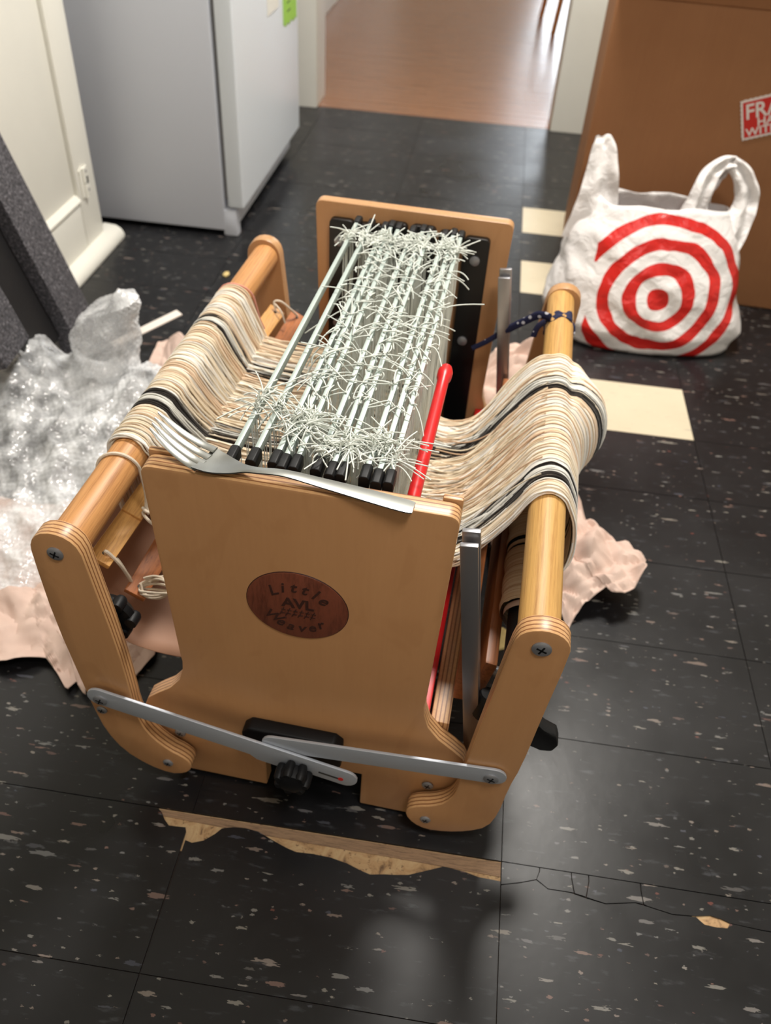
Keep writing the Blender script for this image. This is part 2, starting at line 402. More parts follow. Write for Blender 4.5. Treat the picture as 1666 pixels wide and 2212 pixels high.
for i in range(len(XS) - 1):
    for j in range(len(YS) - 1):
        x0, x1, y0, y1 = XS[i] + GAP, XS[i + 1] - GAP, YS[j] + GAP, YS[j + 1] - GAP
        if y1 < 0.05 and (x0 < -0.7 or x1 > 0.9): pass
        row0 = abs(YS[j + 1] - 0.497) < 0.01
        if row0 and abs(XS[i + 1] + 0.261) < 0.01:      # chipped at its far right corner
            tile_poly([(x0, y0), (x1, y0), (x1, 0.472)] + [p for p in NOTCH[:5][::-1]][:4] + [(-0.3055, y1), (x0, y1)], M['tile']); continue
        if row0 and abs(XS[i] + 0.261) < 0.01:          # the whole far edge broken away
            tile_poly([(x0, y0), (x1, y0)] + NOTCH[:5:-1], M['tile']); continue
        if row0 and abs(XS[i] - 0.131) < 0.01:          # cracked tile: separate fragments
            chip_lo = [(0.373, 0.459), (0.387, 0.458), (0.400, 0.459), (0.404, 0.465)]
            tile_poly([(x0, y0), (x1, y0), (x1, 0.4615), (0.44, 0.4625)] + chip_lo[::-1] + [(p[0], p[1] - 0.0006) for p in CRACK[::-1]], M['tile'])
            up = [(p[0], p[1] + 0.0006) for p in CRACK]
            g = 0.0006
            tile_poly([up[0], up[1], up[2], (0.178 - g, 0.492), (0.178 - g, y1), (x0, y1)], M['tile'])
            tile_poly([(up[2][0] + g, up[2][1]), up[3], (up[4][0] + 0.004, up[4][1]), (0.2165, 0.49), (0.2165, y1), (0.178 + g, y1), (0.178 + g, 0.492)], M['tile'])
            tile_poly([(0.2205, 0.472), (0.2335, 0.470), (0.2375, 0.489), (0.2375, y1), (0.2177, y1), (0.2177, 0.49)], M['tile'])
            tile_poly([(0.2347, 0.4695), up[6], up[7], (0.3022, 0.472), (0.3005, 0.487), (0.3005, y1), (0.2387, y1), (0.2387, 0.489)], M['tile'])
            tile_poly([(0.3034, 0.472), up[8], up[9], up[10], (0.381, 0.471), (0.394, 0.469), (0.404, 0.4655), (0.44, 0.4637), (x1, 0.4627), (x1, y1), (0.3017, y1), (0.3017, 0.487)], M['tile'])
            continue
        key = (round(x1 - x0, 4), round(y1 - y0, 4), (i, j) in CREAM)
        if key not in shared:
            w, h = (x1 - x0) / 2, (y1 - y0) / 2
            shared[key] = MB().box(-w, w, -h, h, -0.003, 0).mesh('tile', M['cream' if key[2] else 'tile'])
        o = link('tile', shared[key], sub); o.location = ((x0 + x1) / 2, (y0 + y1) / 2, (rnd.random() - 0.5) * 0.0002)
tag(MB().prism([(-0.303, 0.4955), (-0.300, 0.488), (-0.2, 0.4845), (-0.1, 0.482), (0.0, 0.481), (0.1304, 0.478), (0.1304, 0.4955)], 'z', -0.0032, -0.0012).build('subfloor_board', M['subboard'], sub), 'grey-brown strip of wood bared along the broken tile edge')

MB().box(-0.312, 0.1306, 0.448, 0.497, -0.0032, -0.0024).build('bared_subfloor', M['subfloor'], sub)
MB().box(0.36, 0.41, 0.452, 0.474, -0.0032, -0.0018).build('bared_subfloor', M['subfloor'], sub)
# next room: oak strip floor
f2 = MB().box(-1.0, 2.6, 3.386, 9.2, -0.06, -0.0035).build('floor', M['dark_grey']); tag(f2, 'oak strip floor of the next room', kind='structure')
pm = None
y = 3.387
k = 0
while y < 8.9:
    segs = [-0.98, -0.98 + 0.5 + rnd.random() * 1.2, 1.3 + rnd.random() * 0.4, 2.58]
    for a, b in zip(segs[:-1], segs[1:]):
        key = (round((b - a) / 0.3),)
        if key not in shared:
            shared[key] = MB().box(-key[0] * 0.15 + 0.0004, key[0] * 0.15 - 0.0004, 0.0004, 0.0572 , -0.0035, 0).mesh('plank', M['plank'])
        o = link('plank', shared[key], f2); o.location = ((a + b) / 2, y, (rnd.random() - 0.5) * 0.0003)
        o.scale.x = (b - a) / (key[0] * 0.3)
    y += 0.058; k += 1

def struct(name, mb, mat, label=None, **kw):
    o = mb.build(name, mat, **kw); tag(o, label, kind='structure'); return o
struct('wall_left', MB().box(-1.83, -1.75, -2.05, 3.37, -0.06, 2.5), M['wall_paint'])
struct('wall_right', MB().box(1.95, 2.03, -2.05, 3.37, -0.06, 2.5), M['wall_paint'])
struct('wall_front', MB().box(-1.83, 2.03, -2.13, -2.05, -0.06, 2.5), M['wall_paint'])
wb = MB().box(-1.83, -0.80, 3.39, 3.50, -0.06, 2.5); wb.box(0.36, 2.7, 3.39, 3.50, -0.06, 2.5); wb.box(-0.80, 0.36, 3.39, 3.50, 2.06, 2.5)
struct('wall_back', wb, M['wall_paint'], 'cream wall with the doorway to the next room')
struct('ceiling', MB().box(-1.83, 2.03, -2.13, 3.50, 2.5, 2.56), M['wall_paint'])
struct('ceiling', MB().box(-1.05, 2.7, 3.50, 9.3, 2.5, 2.56), M['wall_paint'])
struct('wall_left', MB().box(-1.05, -0.955, 3.50, 9.3, -0.06, 2.5), M['wall_paint'])
struct('wall_right', MB().box(2.6, 2.7, 3.50, 9.3, -0.06, 2.5), M['wall_paint'])
wf = MB().box(-1.05, 0.31, 9.0, 9.1, -0.06, 2.5); wf.box(1.13, 2.7, 9.0, 9.1, -0.06, 2.5); wf.box(0.31, 1.13, 9.0, 9.1, -0.06, 0.45); wf.box(0.31, 1.13, 9.0, 9.1, 2.1, 2.5)
struct('wall_back', wf, M['wall_paint'])
struct('baseboard_left', MB().box(-0.957, -0.935, 3.51, 8.98, 0, 0.11), M['white_paint'], bevel=0.004)
# door frame: casing either side of the opening
struct('trim_1', MB().box(-0.80, -0.672, 3.36, 3.535, 0, 2.10), M['white_paint'], 'white door casing beside the refrigerator', bevel=0.004)
struct('trim_2', MB().box(0.223, 0.36, 3.36, 3.535, 0, 2.10), M['white_paint'], 'white door casing on the right behind the cardboard box', bevel=0.004)
struct('trim_3', MB().box(-0.80, 0.36, 3.36, 3.535, 2.10, 2.2), M['white_paint'], bevel=0.004)
# daylight window of the next room (seen as its reflection in the floors)
wn = empty('window_1', (0.72, 9.0, 1.27)); tag(wn, 'bright window at the end of the next room', kind='structure')
for a in (-0.19, 0.19):
    for b in (-0.41, 0.41):
        MB().box(a - 0.17, a + 0.17, 0.05, 0.06, b - 0.37, b + 0.37).build('pane', M['daylight'], wn)
fr = MB().box(-0.41, 0.41, -0.01, 0.05, 0.78, 0.83); fr.box(-0.41, 0.41, -0.01, 0.05, -0.82, -0.77)
for a in (-0.385, 0, 0.385): fr.box(a - 0.022, a + 0.022, -0.008, 0.05, -0.8, 0.8)
fr.box(-0.41, 0.41, -0.005, 0.05, -0.04, 0.04)
fr.build('window_frame', M['white_paint'], wn)

# ------------------------------------------------------------------ white cupboard on the left
cb = empty('cupboard', (-0.985, 1.45, 0)); tag(cb, 'cream painted cupboard with recessed panel beside the refrigerator', 'cupboard')
MB().box(-0.50, -0.022, -0.75, 0.585, 0.0, 1.0).build('carcass', M['white_paint'], cb, bevel=0.003)
MB().box(-0.022, 0.0, 0.485, 0.586, 0.03, 1.0).build('stile', M['white_paint'], cb, bevel=0.003)
MB().box(-0.022, 0.0, -0.75, 0.483, 0.03, 0.15).build('bottom_rail', M['white_paint'], cb, bevel=0.003)
MB().box(-0.022, -0.010, -0.75, 0.484, 0.152, 1.0).build('door', M['white_paint'], cb, bevel=0.002)
led = MB().prism([(-0.012, 0.150), (0.004, 0.150), (0.004, 0.155), (-0.006, 0.166), (-0.012, 0.166)], 'y', -0.75, 0.484)
led.build('panel_moulding', M['white_paint'], cb)
MB().prism([(-0.02, 0), (0.035, 0), (0.035, 0.012), (0.028, 0.024), (0.014, 0.033), (-0.02, 0.036)], 'y', -0.75, 0.635).build('base_moulding', M['white_paint'], cb, bevel=0.003)
h = MB(); h.tube([(0.004, 0.520, 0.150), (0.004, 0.520, 0.182)], 0.006, 10); h.tube([(0.004, 0.520, 0.187), (0.004, 0.520, 0.222)], 0.006, 10)
h.box(-0.001, 0.003, 0.502, 0.548, 0.152, 0.22)
hg = h.build('hinge', M['white_paint'], cb, smooth=True)
for z in (0.163, 0.209):
    MB().lathe([(0.0045, 0), (0.0045, 0.0012), (0.003, 0.002)], (0.003, 0.537, z), (1, 0, 0), 10).build('screw', M['gasket'], hg)
MB().box(0.0, 0.003, 0.528, 0.545, 0.178, 0.196).build('chipped_paint', M['dark_grey'], hg)

# ------------------------------------------------------------------ refrigerator
fg = empty('refrigerator', (-0.98, 2.52, 0)); tag(fg, 'white refrigerator with door facing right, standing before the doorway', 'refrigerator')
MB().box(-0.42, 0.292, -0.36, 0.34, 0.014, 1.62).build('body', M['fridge_side'], fg, bevel=0.008)
MB().box(0.302, 0.347, -0.36, 0.352, 0.080, 1.62).build('door', M['fridge'], fg, bevel=0.006, seg=3)
MB().box(0.290, 0.304, -0.345, 0.335, 0.098, 1.60).build('gasket', M['gasket'], fg)
MB().box(0.270, 0.318, -0.33, 0.33, 0.02, 0.068).build('kick_plate', M['fridge_side'], fg, bevel=0.004)
MB().box(0.285, 0.325, -0.358, -0.325, 0.0, 0.074).build('foot_cover', M['fridge_side'], fg, bevel=0.006)
for a in (-0.3, 0.28):
    MB().lathe([(0.018, 0), (0.018, 0.006), (0.01, 0.008), (0.01, 0.016)], (-0.3, a, 0), (0, 0, 1), 12).build('foot', M['dark_grey'], fg)
gn = empty('green_note', (-0.6325, 2.76, 0.40)); tag(gn, 'bright green paper list stuck on the white refrigerator door', 'note')
p = [(-0.085, 0.02), (-0.06, 0.012), (-0.04, 0.02), (-0.02, 0.010), (0.01, 0.018), (0.04, 0.008), (0.07, 0.014), (0.085, 0.008), (0.085, 0.22), (-0.085, 0.22)]
MB().prism(p, 'x', 0.0, 0.0015).build('sheet', M['green_note'], gn)
nk = MB()
for i in range(7):
    w = 0.02 + rnd.random() * 0.03
    nk.box(0.0014, 0.0019, -0.02 - w, -0.02 + w, 0.045 + i * 0.022, 0.049 + i * 0.022)
nk.build('handwriting', M['note_ink'], gn)
wnn = MB().box(-0.6325, -0.631, 2.49, 2.615, 0.478, 0.60).build('paper_note', M['note_white']); tag(wnn, 'small white note on the refrigerator door beside the green list', 'note')

# chair of the next room, its feet just seen in the doorway
ch = empty('wooden_chair', (0.46, 5.19, 0), 0.15); tag(ch, 'slender wooden chair whose legs show at the right of the doorway', 'chair')
for sx in (-1, 1):
    for sy in (-1, 1):
        MB().tube([(sx * 0.235, sy * 0.20, 0), (sx * 0.19, sy * 0.17, 0.43)], [0.013, 0.017], 8).build('leg', M['seat_wood'], ch, smooth=True)
MB().box(-0.22, 0.22, -0.2, 0.2, 0.43, 0.455).build('seat', M['seat_wood'], ch, bevel=0.008)
MB().tube([(-0.22, -0.19, 0.16), (-0.22, 0.19, 0.16)], 0.009, 8).build('stretcher', M['seat_wood'], ch, smooth=True)
for sy in (-1, 1): MB().tube([(0.19, sy * 0.17, 0.455), (0.24, sy * 0.18, 0.86)], 0.014, 8).build('back_post', M['seat_wood'], ch, smooth=True)
MB().box(0.218, 0.236, -0.18, 0.18, 0.72, 0.84).build('back_rail', M['seat_wood'], ch, bevel=0.004)

# ------------------------------------------------------------------ big cardboard box
bx = empty('cardboard_box', (0.232, 2.112, 0), -math.radians(3.5)); tag(bx, 'large plain brown cardboard box with red fragile sticker', 'box')
MB().box(0.0, 1.05, 0.0, 0.42, 0.0, 0.66).build('carton', M['card'], bx, bevel=0.006, seg=3)
MB().prism([(0.004, 0.654), (-0.004, 0.660), (-0.070, 0.86), (-0.064, 0.862)], 'x', 0.006, 1.044).build('top_flap', M['card'], bx)
MB().prism([(0.424, 0.654), (0.43, 0.660), (0.48, 0.86), (0.474, 0.862)], 'x', 0.006, 1.044).build('top_flap', M['card'], bx)
sk = empty('sticker', (0.345, -0.0015, 0.40)); sk.parent = bx; sk.rotation_euler = (0, -math.radians(20), 0); tag(sk, 'red and white fragile sticker')
def text(name, s, mat, parent, size, loc, rot, ext=0.0003, shear=0.0, off=0.0, sx=1.0, align='LEFT', space=1.0):
    c = D.curves.new(name, 'FONT'); c.body = s; c.size = size; c.extrude = ext; c.shear = shear; c.offset = off; c.align_x = align; c.resolution_u = 3
    c.space_character = space
    o = D.objects.new(name, c); COL.objects.link(o); o.parent = parent; o.location = loc; o.rotation_euler = rot; o.scale = (sx, 1, 1)
    c.materials.append(mat); bpy.context.view_layer.update()
    me = D.meshes.new_from_object(o.evaluated_get(bpy.context.evaluated_depsgraph_get())); me.name = name
    q = link(name, me, parent); q.location = loc; q.rotation_euler = rot; q.scale = (sx, 1, 1)
    D.objects.remove(o); D.curves.remove(c); return q
sb = MB()
w_, h_ = 0.185, 0.085
zig = []
n1, n2_ = 36, 18
for i in range(n1): zig.append((w_ * i / n1, 0.0 if i % 2 else -0.0016))
for i in range(n2_): zig.append((w_ if i % 2 else w_ + 0.0016, h_ * i / n2_))
for i in range(n1): zig.append((w_ * (1 - i / n1), h_ if i % 2 else h_ + 0.0016))
for i in range(n2_): zig.append((0.0 if i % 2 else -0.0016, h_ * (1 - i / n2_)))
MB().prism(zig, 'y', -0.0006, 0.0014).build('sticker_backing', M['sticker_white'], sk)
MB().box(0.004, w_ - 0.004, -0.0010, 0.0, 0.004, h_ - 0.004).build('sticker_face', M['sticker_red'], sk)
R90 = (PI / 2, 0, 0)
text('lettering', 'FRAGILE', M['sticker_white'], sk, 0.046, (0.008, -0.0011, 0.044), R90, off=0.0008, sx=0.92)
text('lettering', 'HANDLE', M['sticker_white'], sk, 0.024, (0.032, -0.0011, 0.025), R90, off=0.0005, sx=1.1)
text('lettering', 'WITH CARE', M['sticker_white'], sk, 0.024, (0.008, -0.0011, 0.0065), R90, off=0.0005, sx=1.1)

# ------------------------------------------------------------------ shopping bag
t = NT('bag_plastic'); sp = t.n('ShaderNodeSeparateXYZ'); t.l(t.n('ShaderNodeTexCoord').outputs['Object'], sp.inputs[0])
wv = t.noise(t.coords('Object'), 9, 2)
wv = t.math('MULTIPLY', t.math('SUBTRACT', wv, 0.5), 0.03)
dx = t.math('DIVIDE', t.math('ADD', t.math('SUBTRACT', sp.outputs[0], 0.425), wv), 1.05); dz = t.math('DIVIDE', t.math('ADD', t.math('SUBTRACT', sp.outputs[2], 0.130), wv), 0.93)
d = t.math('SQRT', t.math('ADD', t.math('MULTIPLY', dx, dx), t.math('MULTIPLY', dz, dz)))
def ring(a, b): return t.math('MULTIPLY', t.math('GREATER_THAN', d, a), t.math('LESS_THAN', d, b))
r_ = t.math('ADD', t.math('ADD', t.math('LESS_THAN', d, 0.026), ring(0.052, 0.076)), t.math('ADD', ring(0.101, 0.126), ring(0.152, 0.176)))
front = t.math('LESS_THAN', t.n('ShaderNodeTexCoord').outputs['Object'], 0) if False else None
gy = t.n('ShaderNodeNewGeometry'); sg = t.n('ShaderNodeSeparateXYZ'); t.l(t.n('ShaderNodeAttribute', attribute_name='front').outputs['Vector'], sg.inputs[0])
r_ = t.math('MULTIPLY', r_, t.math('GREATER_THAN', sg.outputs[0], 0.5))
cr = t.noise(t.coords('Object', (1, 1, 1)), 28, 4, 0.6, 0.8)
t.col(t.mix(r_, lin((236, 232, 230)), lin((206, 34, 28)))); t.setb(Roughness=0.30)
t.b.inputs['Subsurface Weight'].default_value = 0.0
t.bump(cr, 0.5, 0.012)
M['bag'] = t.mat
def chaikin(p, it=2):
    for _ in range(it):
        q = []
        for i in range(len(p)):
            a, b = p[i], p[(i + 1) % len(p)]
            q += [tuple(0.75 * u + 0.25 * v for u, v in zip(a, b)), tuple(0.25 * u + 0.75 * v for u, v in zip(a, b))]
        p = q
    return p
def resample(p, n):
    p = np.array(p + [p[0]]); s = np.r_[0, np.cumsum(np.linalg.norm(np.diff(p, axis=0), axis=1))]
    u = np.linspace(0, s[-1], n, endpoint=False)
    return np.stack([np.interp(u, s, p[:, k]) for k in range(2)], 1)
bag = empty('shopping_bag', (0, 0, 0)); tag(bag, 'white plastic shopping bag with red bullseye rings against the cardboard box', 'bag')
SECT = [(0.004, [(0.275, 1.775), (0.45, 1.768), (0.615, 1.80), (0.645, 1.90), (0.625, 1.985), (0.40, 2.0), (0.19, 1.985), (0.205, 1.87)]),
        (0.05, [(0.262, 1.768), (0.45, 1.758), (0.628, 1.795), (0.655, 1.90), (0.635, 1.99), (0.40, 2.0), (0.168, 1.99), (0.190, 1.86)]),
        (0.15, [(0.268, 1.800), (0.43, 1.790), (0.600, 1.825), (0.622, 1.91), (0.605, 1.985), (0.40, 2.0), (0.185, 1.985), (0.205, 1.88)]),
        (0.24, [(0.285, 1.845), (0.42, 1.838), (0.578, 1.860), (0.595, 1.92), (0.58, 1.985), (0.40, 1.995), (0.215, 1.985), (0.232, 1.90)]),
        (0.30, [(0.300, 1.885), (0.40, 1.885), (0.545, 1.895), (0.555, 1.935), (0.545, 1.98), (0.40, 1.985), (0.250, 1.98), (0.262, 1.93)])]
NZ, NU = 40, 120
secs = [(z, resample(chaikin(p, 2), NU)) for z, p in SECT]
# align starts
rows = []; frontv = []
zs = [s[0] for s in secs]
for i in range(NZ + 1):
    z = zs[0] + (zs[-1] - zs[0]) * i / NZ
    k = max(0, min(len(zs) - 2, next((q for q in range(len(zs) - 1) if z <= zs[q + 1]), len(zs) - 2)))
    f = (z - zs[k]) / (zs[k + 1] - zs[k]); P = secs[k][1] * (1 - f) + secs[k + 1][1] * f
    row = []
    for j, q in enumerate(P):
        v = Vector((q[0], q[1], z)); c = Vector((0.41, 1.9, z)); nrm = (v - c).normalized()
        w = mnoise.noise(v * 13) * 0.010 + mnoise.noise(Vector((v.x * 9 + v.z * 16, v.y * 9, v.z * 5)) * 1.6) * 0.007 - abs(mnoise.noise(v * 24 + Vector((3, 1, 2)))) * 0.007
        e = min(1, i / 4) ; v = v + nrm * w * e
        if i == NZ: v.z += mnoise.noise(Vector((q[0] * 14, q[1] * 14, 0))) * 0.012
        row.append(v); frontv.append(1.0 if (q[1] < 1.80 + z * 0.40 + 0.05 and q[0] > 0.268) else 0.0)
    rows.append(row)
mb = MB().grid(rows, closed_u=True)
mb.add([Vector((q[0], q[1], 0.004)) for q in secs[0][1]], [tuple(range(NU - 1, -1, -1))])
frontv += [0.0] * NU
o = mb.build('bag_body', M['bag'], bag, smooth=True)
at = o.data.attributes.new('front', 'FLOAT_VECTOR', 'POINT')
at.data.foreach_set('vector', np.repeat(np.array(frontv)[:, None], 3, 1).ravel())
sol = o.modifiers.new('thickness', 'SOLIDIFY'); sol.thickness = 0.0006
def ribbon(pts, ws, nrmhint, thick=0.006, n=40, m=14, name='handle', seed=0, fold=0.008):
    C_ = smooth_path(pts, n); Wd = np.interp(np.linspace(0, 1, n), np.linspace(0, 1, len(ws)), ws)
    rows = []
    for i in range(n):
        T = Vector(C_[min(i + 1, n - 1)] - C_[max(i - 1, 0)]).normalized(); N = Vector(nrmhint); N = (N - T * N.dot(T)).normalized(); S = T.cross(N)
        row = []
        for side in (1, -1):
            for j in range(m):
                a = (j / (m - 1) - 0.5) * side
                f = math.sin(a * 9 + seed + i * 0.10) * fold * min(1, Wd[i] / 0.05) + mnoise.noise(Vector((a * 3 + seed, i * 0.16, seed))) * fold
                row.append(Vector(C_[i]) + S * a * Wd[i] + N * (f + side * thick * (0.25 + 0.75 * (1 - abs(2 * a) ** 3))))
        rows.append(row)
    return MB().grid(rows, closed_u=True).build(name, M['bag'], bag, smooth=True)
ribbon([(0.245, 1.925, 0.19), (0.262, 1.930, 0.26), (0.262, 1.95, 0.33), (0.256, 1.975, 0.39), (0.250, 1.99, 0.408)], [0.10, 0.10, 0.075, 0.052, 0.032], (0.1, -1, 0.3), seed=1)
ribbon([(0.47, 1.915, 0.26), (0.478, 1.92, 0.31), (0.49, 1.94, 0.36), (0.515, 1.955, 0.385), (0.54, 1.962, 0.388)], [0.06, 0.045, 0.04, 0.034, 0.03], (0.2, -1, 0.3), seed=2)
ribbon([(0.535, 1.962, 0.390), (0.565, 1.955, 0.365), (0.585, 1.945, 0.325), (0.582, 1.925, 0.28), (0.565, 1.90, 0.22)], [0.03, 0.045, 0.05, 0.055, 0.06], (0.1, -1, 0.3), seed=4)
ribbon([(0.50, 1.975, 0.27), (0.505, 1.98, 0.32), (0.52, 1.975, 0.36), (0.535, 1.970, 0.385)], [0.05, 0.035, 0.03, 0.02], (0.2, -1, 0.2), seed=6)

# ------------------------------------------------------------------ the table loom (all in the loom's own axes)
LO = Vector((-0.12, 0.545, 0)); LR = -math.radians(3)
loom = empty('table_loom', LO, LR); tag(loom, 'birch plywood folding table loom with aluminium levers and white heddles', 'loom')
CX = -0.008
def L2W(p): return LO + Matrix.Rotation(LR, 3, 'Z') @ Vector(p)
def round_poly(p, it=2): return chaikin(p, it)
def screw(parent, x, y, z, r=0.008, d=-1, name='screw', mat='steel'):
    s = MB().lathe([(r, 0), (r, 0.0012), (r * 0.85, 0.0022), (r * 0.3, 0.0026)], (x, y, z), (0, d, 0), 18)
    for a in (0.4, 0.4 + PI / 2):
        s.box(-r * 0.55, r * 0.55, -0.0002, 0.0004, -r * 0.09, r * 0.09, Matrix.Translation((x, y + d * 0.0028, z)) @ Matrix.Rotation(a, 4, 'Y'), mi=1)
    return s.build(name, [M[mat], M['black_plastic']], parent, smooth=True)

half = [(0.147, 0.519), (0.1395, 0.25), (0.1385, 0.236), (0.140, 0.221), (0.146, 0.200), (0.160, 0.180), (0.177, 0.165), (0.191, 0.151), (0.197, 0.135), (0.196, 0.09), (0.180, 0.03), (0.170, 0.006)]
def corner(p0, p1, p2, r, n=5):
    a = Vector(p0) - Vector(p1); b = Vector(p2) - Vector(p1); a = Vector(p1) + a.normalized() * r; b = Vector(p1) + b.normalized() * r
    return [tuple((1 - t) ** 2 * a + 2 * t * (1 - t) * Vector(p1) + t * t * b) for t in [i / n for i in range(n + 1)]]
R_ = [(CX + x, z) for x, z in half]; L_ = [(CX - x, z) for x, z in half]
top = corner(R_[1], R_[0], L_[0], 0.012)[::1] + corner(R_[0], L_[0], L_[1], 0.012)
bottom = [(-0.057, 0.006), (-0.057, 0.075), (0.066, 0.075), (0.066, 0.006)]
outline = top + L_[1:] + bottom + R_[:0:-1]
def side_panel(y0, y1, face):
    o = MB().prism(outline, 'y', y0, y1).build('side_panel', M['ply'], loom, bevel=0.0022)
    return o
pn = side_panel(0.0, 0.0205, -1)
pf = side_panel(0.642, 0.6625, 1)
# inner plies step back a little at the shoulders of the near panel: raised inner lip
MB().box(CX - 0.1465, CX - 0.120, 0.0207, 0.0275, 0.485, 0.5215).build('inner_cleat', M['ply'], loom, bevel=0.002)
MB().box(CX + 0.128, CX + 0.1465, 0.0207, 0.0275, 0.485, 0.5215).build('inner_cleat', M['ply'], loom, bevel=0.002)
# medallion
ell = [(CX - 0.002 + 0.0525 * math.cos(2 * PI * k / 56), 0.3665 + 0.0475 * math.sin(2 * PI * k / 56)) for k in range(56)]
md = MB().prism(ell, 'y', -0.0014, 0.002).build('medallion', M['medal'], pn, bevel=0.001)
tag(md, 'oval reddish-brown inlay with carved lettering')
rim_shade = MB().tube([(x * 1.0, -0.0002, z) for x, z in ell] + [(ell[0][0], -0.0002, ell[0][1])], 0.0007, 5)
rim_shade.build('rim_shade', M['carve'], md)  # dark ring painted in for the shadow of the recessed edge
mx_, mz_ = CX - 0.002, 0.3665
def arc_text(s, rad, a0, a1, size, up):
    n = len(s)
    for i, chx in enumerate(s):
        a = a0 + (a1 - a0) * i / (n - 1)
        x, z = mx_ + 0.052 * rad * math.sin(a), mz_ + 0.047 * rad * math.cos(a) * (1 if up else -1)
        text('carved_letter', chx, M['carve'], pn, size, (x, -0.0016, z - size * 0.35), (PI / 2, (a if up else -a) * 0.55, 0), ext=0.0003, shear=0.25, off=0.0003, align='CENTER')
arc_text('Little', 0.60, -0.80, 0.90, 0.0195, True)
arc_text('Weaver', 0.66, -0.98, 0.86, 0.0180, False)
text('carved_letter', 'AVL', M['carve'], pn, 0.0185, (mx_ + 0.001, -0.0016, mz_ - 0.0015), (PI / 2, 0, 0), ext=0.0003, off=0.0006, align='CENTER', sx=1.0)
wm = MB()
for i in range(6):
    x = mx_ - 0.0165 + i * 0.0064
    wm.tube([(x + 0.003, -0.0017, mz_ - 0.004), (x + 0.001, -0.0017, mz_ - 0.008), (x + 0.0005, -0.0017, mz_ - 0.0115), (x - 0.0018, -0.0017, mz_ - 0.0155)], 0.0006, 5)
    wm.box(x, x + 0.0045, -0.0020, -0.0012, mz_ - 0.0075, mz_ - 0.0066); wm.box(x - 0.001, x + 0.0035, -0.0020, -0.0012, mz_ - 0.0125, mz_ - 0.0116)
wm.build('weave_mark', M['carve'], pn)

# folding arms
LA = [(-0.274, 0.402), (-0.272, 0.418), (-0.262, 0.431), (-0.246, 0.4355), (-0.230, 0.431), (-0.220, 0.418), (-0.2175, 0.39), (-0.207, 0.275), (-0.2045, 0.192), (-0.205, 0.159), (-0.201, 0.128), (-0.190, 0.103), (-0.172, 0.083), (-0.156, 0.074), (-0.147, 0.064), (-0.146, 0.050), (-0.156, 0.036), (-0.176, 0.028), (-0.206, 0.038), (-0.234, 0.062), (-0.251, 0.10), (-0.258, 0.145), (-0.262, 0.186), (-0.2725, 0.302)]
RA = [(0.2585, 0.394), (0.256, 0.409), (0.246, 0.4195), (0.231, 0.4225), (0.216, 0.418), (0.207, 0.408), (0.203, 0.385), (0.1865, 0.191), (0.183, 0.14), (0.181, 0.112), (0.172, 0.090), (0.157, 0.077), (0.140, 0.070), (0.128, 0.060), (0.127, 0.045), (0.138, 0.028), (0.155, 0.020), (0.180, 0.024), (0.206, 0.036), (0.227, 0.055), (0.2355, 0.091), (0.2385, 0.148), (0.2455, 0.198), (0.251, 0.292)]
RX, RZ, LX, LZ = 0.2295, 0.399, -0.246, 0.409
for poly, sc in ((LA, ((LX - 0.001, LZ - 0.001, 0.0085), (-0.176, 0.055, 0.0065), (-0.247, 0.146, 0.0065))), (RA, ((RX + 0.002, RZ - 0.002, 0.0095), (0.152, 0.045, 0.0065)))):
    pp = chaikin(poly, 1)
    for y0, y1, d in ((-0.0245, -0.0035, -1), (0.666, 0.687, 1)):
        a = MB().prism(pp, 'y', y0, y1).build('folding_arm', M['ply'], loom, bevel=0.0022)
        for x, z, r in sc: screw(a, x, y0 - 0.0 if d < 0 else y1, z, r, d)
# small pivot bolts seen between arm and panel
for x, z in ((-0.165, 0.090), (0.148, 0.083)):
    screw(pn, x, -0.001, z, 0.007)

# beams between the arms
def roller(name, x, z, y0, y1, r, mat):
    return MB().lathe([(r * 0.985, 0), (r, 0.004), (r, y1 - y0 - 0.004), (r * 0.985, y1 - y0)], (x, y0, z), (0, 1, 0), 40).build(name, M[mat], loom, smooth=True)
roller('back_beam', LX + 0.003, LZ - 0.002, -0.0035, 0.666, 0.0205, 'cherry')
roller('breast_beam', RX - 0.002, RZ - 0.001, -0.0035, 0.666, 0.0205, 'ash')
# cloth beam under the breast beam
cbm = roller('cloth_beam', 0.226, 0.275, 0.0, 0.64, 0.019, 'black_plastic')
rows = []
for i in range(42):
    yv = 0.125 + 0.40 * i / 41
    rows.append([Vector((0.226 + (0.029 + 0.0012 * math.sin(i * 1.7)) * math.cos(a) * (1 + 0.03 * mnoise.noise(Vector((i * 0.3, a, 0)))), yv + 0.004 * mnoise.noise(Vector((a * 2, i * 0.1, 1))), 0.275 + 0.029 * math.sin(a))) for a in [2 * PI * k / 28 for k in range(28)]])
cl = MB().grid(rows, closed_u=True).build('wound_cloth', M['cloth'], cbm, smooth=True)
rows = []
for i in range(4):
    rows.append([Vector((0.226 + 0.0245 * math.cos(a), 0.118 + 0.003 * i + 0.002 * mnoise.noise(Vector((a * 3, 5, 0))), 0.275 + 0.0245 * math.sin(a))) for a in [2 * PI * k / 28 for k in range(28)]])
MB().grid(rows, closed_u=True).build('cloth_edge', M['paper'], cbm, smooth=True)
